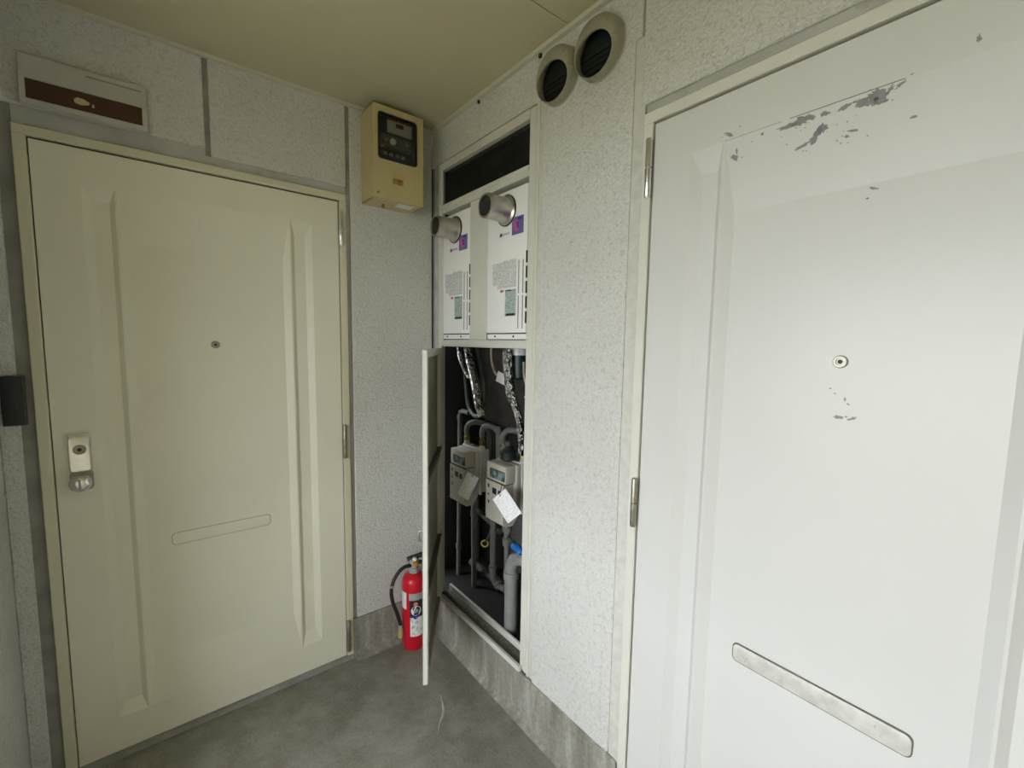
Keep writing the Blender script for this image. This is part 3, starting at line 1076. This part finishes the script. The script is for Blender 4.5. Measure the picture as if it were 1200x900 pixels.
m.tube(smooth_path([(0.095, -0.536, 0.592), (0.082, -0.560, 0.602), (0.078, -0.585, 0.604), (0.075, -0.612, 0.596)], 5), [0.009] + [0.015] * 14 + [0.010], 14)
obj('lever', m, M['blue'], valve, label='bright blue valve lever')
o = pipe('drain_pipe', [(0.10, -0.518, 0.165), (0.10, -0.515, 0.46), (0.10, -0.519, 0.500), (0.102, -0.535, 0.530), (0.11, -0.565, 0.545), (0.12, -0.64, 0.548)], 0.0285, M['bigpipe'],
         'thick pale drain pipe with an elbow behind the cabinet stile', sm=0)
ring_on(o, (0.10, -0.515, 0.455), 0.033, 0.035, M['bigpipe'])
pipe('drain_pipe', [(0.17, -0.440, 0.165), (0.17, -0.437, 0.40)], 0.020, M['darkpipe'], 'dark drain pipe close behind the thick pale drain pipe')
pipe('floor_pipe', [(0.25, 0.02, 0.245), (0.25, -0.10, 0.245), (0.25, -0.33, 0.235)], 0.019, M['darkpipe'], 'dark horizontal pipe low along the back of the shaft')
pipe('floor_pipe', [(0.24, -0.05, 0.555), (0.22, -0.22, 0.545), (0.20, -0.30, 0.54)], 0.014, M['darkpipe'], 'dark horizontal pipe passing behind the yellow ring')
m = MB()
ringpts = [(0.16 + 0.010 * math.sin(a), -0.232 + 0.024 * math.cos(a), 0.468 + 0.010 * math.sin(a)) for a in [2 * PI * k / 20 for k in range(21)]]
m.tube(ringpts, 0.0042, 8)
yr_ = obj('valve_ring', m, M['yellow'])
tag(yr_, 'small yellow ring handle among the lower pipes', 'valve')
m = MB()
m.tube([(0.16, -0.232, 0.47), (0.18, -0.232, 0.49), (0.20, -0.232, 0.535)], 0.006, 10)
obj('ring_stem', m, M['darkpipe'], yr_)
m = MB()
m.box(0.39, 0.42, -0.42, -0.10, 0.24, 0.60)  # paler slab paints the light on the shaft's back wall
obj('lit_patch', m, simple('lit_shaft_patch', (0.12, 0.12, 0.115), 0.9, var=0.2), wr, smooth=0)

# ------------------------------------------------------------------ gas meters
def make_meter():
    t = thing('gas_meter', 'beige gas meter nearest the room corner, its tag tied slanting', 'gas meter', (0.12, -0.148, 0.67), 'gas meters in the pipe cabinet')
    # display housing
    m = MB()
    m.box(0.058, 0.110, -0.214, -0.080, 0.851, 0.926, 0.005, 2)
    hd = obj('display_housing', m, M['meter'], t)
    m = MB()
    m.box(0.0555, 0.060, -0.209, -0.106, 0.862, 0.903, 0.002)
    obj('window_frame', m, M['blackplastic'], hd, smooth=0)
    m = MB()
    m.box(0.0545, 0.058, -0.207, -0.108, 0.864, 0.901)
    obj('display_window', m, M['lcd'], hd, smooth=0)
    # lower box, its foot cut on a slant
    m = MB()
    prof = [(0.056, 0.675), (0.056, 0.846), (0.135, 0.846), (0.135, 0.700), (0.110, 0.664), (0.072, 0.664)]
    m.rings([[(x, -0.203, z) for x, z in prof], [(x, -0.078, z) for x, z in prof]])
    lb = obj('valve_box', m, M['meter'], t, smooth=0)
    for y, z, w, h in ((-0.098, 0.822, 0.010, 0.015), (-0.098, 0.785, 0.010, 0.008), (-0.100, 0.752, 0.008, 0.013), (-0.140, 0.808, 0.028, 0.026), (-0.178, 0.806, 0.022, 0.024)):
        m = MB()
        m.box(0.0550, 0.058, y - w / 2, y + w / 2, z - h / 2, z + h / 2)
        obj('port', m, M['blackplastic'], lb, smooth=0)
    m = MB()
    m.box(0.060, 0.110, -0.204, -0.079, 0.8455, 0.8515)
    obj('seam', m, M['dark'], t, smooth=0)
    # two-shell casting with a flange
    for x0, x1 in ((0.110, 0.136), (0.142, 0.190)):
        m = MB()
        m.box(x0, x1, -0.222, -0.070, 0.720, 0.928, 0.008, 2)
        obj('casting', m, M['meterbody'], t)
    m = MB()
    m.box(0.134, 0.144, -0.229, -0.064, 0.712, 0.934, 0.003)
    obj('flange', m, M['meterbody'], t)
    for y in (-0.082, -0.216):
        m = MB()
        m.lathe([(0.0155, 0.926), (0.0155, 0.945), (0.011, 0.947), (0.0135, 0.949), (0.0135, 0.966)], (0.15, y, 0), 'z', 16)
        nk = obj('neck', m, M['meterbody'], t)
        m = MB()
        m.lathe([(0.0150, 0.952), (0.0165, 0.955), (0.0165, 0.972), (0.0125, 0.975), (0.0125, 0.99)], (0.15, y, 0), 'z', 6)
        obj('union_nut', m, M['brass'], nk, smooth=0)
    return t


gm1 = make_meter()
gm2 = dup(gm1, (0, -0.306, 0.003), 'beige gas meter beside the cabinet stile, its white tag hanging outward')
# dark bulky regulator behind the second meter
reg = thing('gas_regulator', 'dark round pipe fitting sitting above the meter by the stile', 'fitting', (0.125, -0.455, 0.934))
m = MB()
m.lathe([(0.020, 0.934), (0.034, 0.942), (0.036, 0.972), (0.026, 0.985), (0.016, 1.0)], (0.122, -0.452, 0), 'z', 22)
obj('housing', m, simple('dark_green_casting', (0.014, 0.022, 0.018), 0.5), reg)
m = MB()
m.lathe([(0.012, 1.0), (0.012, 1.015), (0.008, 1.018)], (0.122, -0.452, 0), 'z', 14)
obj('cap', m, M['darkpipe'], reg)


def paper_tag(name, quad, label, hang):
    """a card from its four corners (top-left, top-right, bottom-right, bottom-left) with a string to the meter"""
    q = [Vector(p) for p in quad]
    c = sum(q, Vector()) / 4
    up = ((q[0] + q[1]) / 2 - (q[2] + q[3]) / 2).normalized()
    rt = (q[1] - q[0])
    rt = (rt - up * rt.dot(up)).normalized()
    nn = rt.cross(up)
    w = ((q[1] - q[0]).length + (q[2] - q[3]).length) / 4
    h = ((q[0] - q[3]).length + (q[1] - q[2]).length) / 4
    R = Matrix((rt, nn, up)).transposed()
    m = MB()
    # gently curled card in local axes: x across, z up
    rings = []
    n = 6
    for k in range(n + 1):
        z = -h + 2 * h * k / n
        d = 0.004 * math.cos(PI * k / n)
        rings.append([(-w, d, z), (w, d, z), (w, d + 0.0008, z), (-w, d + 0.0008, z)])
    m.rings(rings)
    me_o = obj(name, m, M['paper'], smooth=60)
    me_o.matrix_world = Matrix.Translation(c) @ R.to_4x4()
    tag(me_o, label, 'tag')
    me_o['group'] = 'white tags tied to the gas meters'
    m = MB()
    m.lathe([(0.0045, -0.0012), (0.0045, 0.0022), (0.002, 0.0024)], (0, -0.004, h - 0.008), '-y', 12)
    obj('eyelet', m, M['dullsteel'], me_o)
    m = MB()
    inv = me_o.matrix_world.inverted()
    m.tube([inv @ Vector(p) for p in smooth_path(hang, 5)], 0.0014, 6)
    obj('string', m, M['black'], me_o)
    return me_o


paper_tag('paper_tag', [(0.034, -0.268, 0.850), (0.063, -0.317, 0.837), (0.035, -0.285, 0.732), (0.002, -0.232, 0.743)],
          'white written tag tilted on the meter nearest the corner',
          [(0.057, -0.205, 0.849), (0.052, -0.25, 0.852), (0.047, -0.288, 0.840)])
paper_tag('paper_tag', [(-0.007, -0.525, 0.812), (0.018, -0.564, 0.860), (0.051, -0.642, 0.783), (0.019, -0.589, 0.726)],
          'white written tag hanging outward from the meter by the stile',
          [(0.056, -0.490, 0.852), (0.035, -0.525, 0.857), (0.008, -0.546, 0.834)])

# ------------------------------------------------------------------ vent hoods
def make_hood(cy, label):
    t = thing('vent_hood', label, 'vent hood', (0, cy, 2.27), 'round vent hoods under the ceiling')
    cz = 2.266
    S = 40

    def ring(r_y, r_z, dy, dz, x_top, x_bot):
        out = []
        for k in range(S):
            a = 2 * PI * k / S
            f = (math.sin(a) + 1) / 2
            out.append((x_bot + (x_top - x_bot) * f, cy + dy + r_y * math.cos(a), cz + dz + r_z * math.sin(a)))
        return out
    m = MB()
    seq = [ring(.0810, .0810, 0, 0, 0.0, 0.0), ring(.0812, .0812, 0, 0, -.016, -.010), ring(.0800, .0795, 0, -.001, -.032, -.018),
           ring(.0770, .0745, 0, -.005, -.044, -.025), ring(.0728, .0655, 0, -.013, -.051, -.030), ring(.0690, .0575, 0, -.020, -.053, -.032),
           ring(.0665, .0520, 0, -.0245, -.052, -.031), ring(.0655, .0515, 0, -.0240, -.046, -.026), ring(.0690, .0640, 0, -.010, -.020, -.012)]
    m.rings(seq, (False, False))
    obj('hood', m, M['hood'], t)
    m = MB()
    m.lathe([(.0822, 0), (.0822, .003), (.0805, .006)], (0, cy, cz), '-x', 40)
    obj('sealant_ring', m, M['smooth'], t)
    m = MB()
    m.lathe([(.074, 0.001), (.074, 0.0085)], (0, cy, cz - 0.004), '-x', 32)
    obj('duct_mouth', m, M['hood_in'], t)
    for k in range(5):
        z = cz - 0.066 + k * 0.015
        hw = math.sqrt(max(0.0001, 0.068 ** 2 - (z - cz + 0.004) ** 2))
        m = MB()
        m.prism([(-0.009, cy - hw, z), (-0.009, cy - hw, z + 0.0016), (-0.017, cy - hw, z - 0.004), (-0.017, cy - hw, z - 0.0056)], (0, 2 * hw, 0))
        obj('louvre', m, M['hood_in'], t, smooth=0)
    return t


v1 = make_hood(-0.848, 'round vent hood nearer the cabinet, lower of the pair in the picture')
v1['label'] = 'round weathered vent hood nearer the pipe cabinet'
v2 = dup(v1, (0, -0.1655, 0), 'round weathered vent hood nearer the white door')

for y_, w_ in ((-0.392, 0.006), (-0.752, 0.008)):
    m = MB()
    m.box(-0.010, 0.0, y_ - w_ * .7, y_ + w_ * .7, H - 0.028, H - 0.0145, 0.002)
    o = obj('wire_clip', m, M['black'], smooth=0)
    tag(o, 'tiny dark clip under the ceiling bead, above the cabinet grille' if y_ > -0.5 else 'tiny dark clip under the ceiling bead, touching the vent hoods', 'clip')

# ------------------------------------------------------------------ electric meter box on the back wall
eb = thing('electric_meter_box', 'tan box with a glazed electricity meter, high in the room corner', 'meter box', (-0.223, 0, 2.01))
X0, X1, YF, Z0, Z1 = -0.331, -0.114, -0.135, 2.010, 2.368
wx0, wx1, wz0, wz1 = -0.312, -0.143, 2.164, 2.342
m = MB()
# hollow front: sides, then a face with a rounded window
m.box(X0, X0 + .006, YF, 0, Z0, Z1, 0.002)
m.box(X1 - .006, X1, YF, 0, Z0, Z1, 0.002)
m.box(X0, X1, YF, 0, Z0, Z0 + .006, 0.002)
m.box(X0, X1, YF, 0, Z1 - .006, Z1, 0.002)
box_ = obj('case', m, M['meterbox'], eb, smooth=0)
m = MB()
inn = rrect(wx0, wx1, wz0, wz1, 0.014, 6)


def outer_at(u, v):
    cx, cz = (wx0 + wx1) / 2, (wz0 + wz1) / 2
    dx, dz = u - cx, v - cz
    tx = ((X1 if dx > 0 else X0) - cx) / dx if abs(dx) > 1e-9 else 1e9
    tz = ((Z1 if dz > 0 else Z0) - cz) / dz if abs(dz) > 1e-9 else 1e9
    t_ = min(tx, tz)
    return (cx + dx * t_, cz + dz * t_)


# face as ring from window edge to the outer edge, adding the true corners
pin = [(u, v) for u, v in inn]
pout = [outer_at(u, v) for u, v in inn]
corn = [(X1, Z1), (X0, Z1), (X0, Z0), (X1, Z0)]
for c in corn:
    k = min(range(len(pout)), key=lambda i: (pout[i][0] - c[0]) ** 2 + (pout[i][1] - c[1]) ** 2)
    pout[k] = c
m.rings([[(u, YF + .004, v) for u, v in pin], [(u, YF - .001, v) for u, v in pin], [(u, YF - .001, v) for u, v in pout], [(u, YF + .002, v) for u, v in pout]], (False, False))
obj('front', m, M['meterbox'], eb, smooth=0)
m = MB()
o_ = rrect(wx0, wx1, wz0, wz1, 0.014, 6)
i_ = rrect(wx0 + .007, wx1 - .005, wz0 + .016, wz1 - .006, 0.010, 6)
m.rings([[(u, YF - .002, v) for u, v in o_], [(u, YF - .004, v) for u, v in o_], [(u, YF - .004, v) for u, v in i_], [(u, YF + .004, v) for u, v in i_]], (False, False))
obj('window_gasket', m, M['blackplastic'], eb, smooth=0)
m = MB()
m.box(wx0 + .004, wx1 - .004, YF + .0025, YF + .0045, wz0 + .004, wz1 - .004)
obj('window', m, M['glass'], eb, smooth=0)
# the meter behind the glass
m = MB()
m.box(wx0 - .005, wx1 + .005, -0.085, -0.02, wz0 - .01, wz1 + .01)
mt = obj('meter', m, simple('dark_meter_body', (0.035, 0.042, 0.042), 0.5), eb, smooth=0)
m = MB()
m.box(-0.264, -0.157, -0.121, -0.110, 2.281, 2.332, 0.003)
obj('dial_plate', m, M['signwhite'], mt, smooth=0)
m = MB()
m.box(-0.230, -0.197, -0.1225, -0.119, 2.306, 2.321)
obj('counter', m, M['black'], mt, smooth=0)
m = MB()
m.box(-0.262, -0.160, -0.1225, -0.119, 2.328, 2.332)
obj('red_line', m, M['redink'], mt, smooth=0)
m = MB()
m.box(-0.285, -0.155, -0.110, -0.085, 2.225, 2.275, 0.004)
obj('works', m, simple('grey_meter_works', (0.13, 0.14, 0.135), 0.5, var=0.4, scale=60), mt, smooth=0)
m = MB()
m.lathe([(0.0125, 0), (0.0125, 0.008), (0.010, 0.010)], (-0.240, -0.112, 2.249), '-y', 22)
obj('white_disc', m, M['white'], mt)
for xx, zz in ((-0.270, 2.250), (-0.176, 2.252), (-0.285, 2.222)):
    m = MB()
    m.lathe([(0.006, 0), (0.006, 0.006), (0.003, 0.008)], (xx, -0.112, zz), '-y', 14)
    obj('terminal', m, M['amber'], mt)
for k in range(4):
    m = MB()
    m.box(-0.272 + k * .026, -0.258 + k * .026, -0.100, -0.085, 2.192, 2.212, 0.002)
    obj('terminal_block', m, M['greyplastic'], mt, smooth=0)
m = MB()
m.box(-0.252, -0.199, YF - .0018, YF, 2.101, 2.119)
lb_ = obj('label', m, simple('faded_tan_label', (0.54, 0.43, 0.20), 0.6), eb, smooth=0)
m = MB()
m.box(-0.250, -0.206, YF - .0020, YF, 2.076, 2.099)
obj('label', m, mat_print('orange_brown_label', (0.42, 0.23, 0.07), (0.22, 0.12, 0.05), 120, 160, 0.55), eb, smooth=0)
m = MB()
m.lathe([(0.005, 0), (0.005, 0.002), (0.002, 0.003)], (-0.313, YF, 2.031), '-y', 14)
obj('screw', m, M['dullsteel'], eb)
m = MB()
m.box(-0.212, -0.145, -0.112, -0.062, Z0 - .0012, Z0)
obj('white_sticker', m, M['plainpaper'], eb, smooth=0)
m = MB()
m.lathe([(0.006, Z0 - .014), (0.006, Z0)], (-0.262, -0.06, 0), 'z', 12)
obj('catch', m, M['brass'], eb)

# ------------------------------------------------------------------ sign box above door 1
sg = thing('sign_box', 'grey white sign box with a dark brown strip above the warm-tinted door', 'sign', (-1.16, 0, 2.09))
m = MB()
m.box(-1.303, -1.019, -0.012, 0.0, 2.087, 2.224, 0.002)
obj('back_plate', m, M['signwhite'], sg, smooth=0)
m = MB()
for q in ((-1.300, -1.022, 2.159, 2.222), (-1.300, -1.022, 2.089, 2.104), (-1.300, -1.288, 2.104, 2.159), (-1.035, -1.022, 2.104, 2.159)):
    m.box(q[0], q[1], -0.022, -0.012, q[2], q[3], 0.0012)
obj('cover', m, M['signwhite'], sg, smooth=0)
m = MB()
m.box(-1.288, -1.035, -0.016, -0.012, 2.104, 2.159)
st_ = obj('name_strip', m, M['signbrown'], sg, smooth=0)
m = MB()
pts = []
for k in range(22):
    a = 2 * PI * k / 22
    f = 1 + 0.08 * math.sin(3 * a + 2) + 0.05 * math.sin(7 * a)
    pts.append((-1.174 + 0.017 * f * math.cos(a), -0.0164, 2.1315 + 0.0095 * f * math.sin(a)))
m.rings([pts, [(x, y + .001, z) for x, y, z in pts]])
obj('strip_patch', m, M['brown_patch'], st_, smooth=0)
m = MB()
m.box(-1.151, -1.146, -0.0164, -0.0150, 2.122, 2.131)
obj('strip_patch', m, M['brown_patch'], st_, smooth=0)
m = MB()
m.box(-1.160, -1.034, -0.0226, -0.0205, 2.2035, 2.2075)
obj('slit', m, M['groove'], sg, smooth=0)

# ------------------------------------------------------------------ intercom left of door 1
ic = thing('intercom', 'black intercom unit on the wall beside the warm-tinted door frame', 'intercom', (-1.36, 0, 1.18))
m = MB()
m.box(-1.386, -1.340, -0.020, 0.0, 1.172, 1.318, 0.003, 2)
obj('case', m, simple('grey_brown_intercom_side', (0.085, 0.075, 0.058), 0.5), ic)
m = MB()
m.box(-1.386, -1.342, -0.032, -0.019, 1.174, 1.316, 0.003, 2)
obj('front', m, M['blackplastic'], ic)
m = MB()
for k in range(5):
    m.box(-1.376, -1.352, -0.0325, -0.0315, 1.285 + k * .005, 1.287 + k * .005)
obj('speaker_slots', m, M['black'], ic, smooth=0)
m = MB()
m.box(-1.372, -1.356, -0.034, -0.031, 1.205, 1.219, 0.002)
obj('call_button', m, M['blackplastic'], ic)

# ------------------------------------------------------------------ fire extinguisher
EX, EY = -0.143, -0.088
fx = thing('fire_extinguisher', 'red fire extinguisher standing behind the open cabinet door', 'extinguisher', (EX, EY, 0))
R_ = 0.0545
m = MB()
m.lathe([(R_ * .80, 0.0), (R_ * .93, 0.004), (R_, 0.016), (R_, 0.318), (R_ * .96, 0.333), (R_ * .82, 0.348), (R_ * .55, 0.358), (R_ * .42, 0.362)], (EX, EY, 0), 'z', 40)
cyl = obj('cylinder', m, M['red'], fx)
m = MB()
m.lathe([(0.022, 0.358), (0.022, 0.385), (0.018, 0.388), (0.018, 0.405), (0.022, 0.407), (0.022, 0.425), (0.012, 0.430)], (EX, EY, 0), 'z', 20)
obj('valve_body', m, M['greyplastic'], fx)
m = MB()
m.lathe([(0.024, 0.360), (0.024, 0.378)], (EX, EY, 0), 'z', 8)
obj('neck_nut', m, M['greyplastic'], fx, smooth=0)
dx_, dy_ = -0.55, -0.83        # the front of the extinguisher
m = MB()
for (a, za, b, zb, hh) in ((-0.030, 0.425, 0.105, 0.452, 0.012),):
    p0 = Vector((EX + a * 0.9, EY + a * -0.4, za))
    p1 = Vector((EX + b * 0.9, EY + b * -0.4, zb))
    m.tube([p0, (p0 + p1) / 2 + Vector((0, 0, .004)), p1], [0.011, 0.012, 0.008], 10)
obj('upper_lever', m, M['blackplastic'], fx)
m = MB()
p0 = Vector((EX - 0.020, EY + 0.008, 0.412))
p1 = Vector((EX + 0.095, EY - 0.04, 0.398))
m.tube([p0, (p0 + p1) / 2, p1], [0.011, 0.010, 0.008], 10)
obj('lower_lever', m, M['blackplastic'], fx)
m = MB()
m.lathe([(0.012, 0.020), (0.012, 0.034), (0.008, 0.037)], (EX - 0.004, EY, 0.412), '-y', 16)
obj('safety_pin', m, M['amber'], fx)
m = MB()
m.lathe([(0.0085, 0.020), (0.0085, 0.032), (0.004, 0.035)], (EX - 0.008, EY, 0.436), '-y', 14)
obj('gauge', m, M['white'], fx)
m = MB()
hp = smooth_path([(EX - 0.018, EY - 0.004, 0.398), (EX - 0.045, EY - 0.008, 0.404), (EX - 0.075, EY - 0.010, 0.393), (EX - 0.104, EY - 0.012, 0.358), (EX - 0.116, EY - 0.012, 0.312),
                  (EX - 0.110, EY - 0.012, 0.258), (EX - 0.090, EY - 0.012, 0.197), (EX - 0.073, EY - 0.012, 0.135)], 7)
m.tube(hp, 0.0085, 14)
hs = obj('hose', m, M['black'], fx)
m = MB()
m.lathe([(0.0105, 0), (0.0105, 0.012)], (EX - 0.0735, EY - 0.012, 0.122), 'z', 14)
obj('hose_ferrule', m, M['greyplastic'], hs)
m = MB()
m.lathe([(0.0115, 0.074), (0.0115, 0.108), (0.008, 0.124)], (EX - 0.073, EY - 0.012, 0), 'z', 14)
obj('nozzle', m, simple('dull_yellow_nozzle', (0.42, 0.33, 0.14), 0.5), hs)
m = MB()
kk = 25
m.lathe([(0.010, 0), (0.010, 0.010)], hp[kk] - Vector((0, 0, 0.005)), 'z', 12)
obj('hose_band', m, M['greyplastic'], hs)


def wrap(a0, a1, z0, z1, mat, name, parent, rr=R_ + 0.0006, n=10):
    """label bent round the cylinder between two compass angles (degrees)"""
    m = MB()
    lo, hi = [], []
    for k in range(n + 1):
        a = math.radians(a0 + (a1 - a0) * k / n)
        lo.append((EX + rr * math.cos(a), EY + rr * math.sin(a)))
    vs = [[m.bm.verts.new((x, y, z)) for x, y in lo] for z in (z0, z1)]
    for k in range(n):
        m.bm.faces.new((vs[0][k], vs[0][k + 1], vs[1][k + 1], vs[1][k]))
    return obj(name, m, mat, parent, smooth=60)


VA = math.degrees(math.atan2(-1.9011 - EY, -1.0118 - EX))    # bearing of the front of the landing
wrap(VA - 24, VA + 60, 0.250, 0.283, M['greyplastic'], 'label_band', cyl)
wrap(VA - 20, VA + 62, 0.152, 0.250, M['blackplastic'], 'label', cyl, R_ + 0.0005)
wrap(VA - 18, VA + 62, 0.075, 0.168, mat_print('extinguisher_small_print', (0.78, 0.78, 0.77), (0.40, 0.40, 0.40), 80, 60, 0.58), 'instruction_label', cyl, R_ + 0.0008)
wrap(VA - 82, VA - 38, 0.205, 0.285, M['white'], 'inspection_label', cyl)


def disc_on(a, z, r, mat, rr):
    m = MB()
    vs = []
    for k in range(20):
        t = 2 * PI * k / 20
        aa = math.radians(a) + r * math.cos(t) / R_
        vs.append(m.bm.verts.new((EX + rr * math.cos(aa), EY + rr * math.sin(aa), z + r * math.sin(t))))
    m.bm.faces.new(vs)
    return obj('pictogram', m, mat, cyl, smooth=0)


disc_on(VA + 10, 0.200, 0.023, M['white'], R_ + 0.0012)
disc_on(VA + 10, 0.200, 0.010, M['greyplastic'], R_ + 0.0016)
disc_on(VA + 8, 0.232, 0.010, simple('salmon_flame_print', (0.70, 0.22, 0.16), 0.5), R_ + 0.0014)
disc_on(VA + 8, 0.172, 0.012, M['navy'], R_ + 0.0011)

# mortar smears on the floor
def smear(pts, w, label, seed):
    m = MB()
    P = smooth_path(pts, 6)
    L_, R2 = [], []
    for i, p in enumerate(P):
        d = (P[min(i + 1, len(P) - 1)] - P[max(i - 1, 0)]).normalized()
        nrm = Vector((-d.y, d.x, 0))
        ww = w * (0.55 + 0.6 * abs(pnoise(p * 9 + Vector((seed, 0, 0))))) * math.sin(PI * (i + 0.6) / (len(P) + 0.2))
        L_.append(p + nrm * ww)
        R2.append(p - nrm * ww)
    rings = [[a + Vector((0, 0, 0.0)), (a + b) / 2 + Vector((0, 0, 0.0022)), b + Vector((0, 0, 0.0))] for a, b in zip(L_, R2)]
    vs = [[m.bm.verts.new(p) for p in r] for r in rings]
    for a, b in zip(vs, vs[1:]):
        for k in range(2):
            m.bm.faces.new((a[k], a[k + 1], b[k + 1], b[k]))
    return obj('mortar_smear', m, M['mortar'], floor, smooth=60)


smear([(-0.190, -0.425, 0.0003), (-0.205, -0.47, 0.0003), (-0.226, -0.515, 0.0003), (-0.262, -0.55, 0.0003), (-0.292, -0.59, 0.0003)], 0.0060, '', 1)
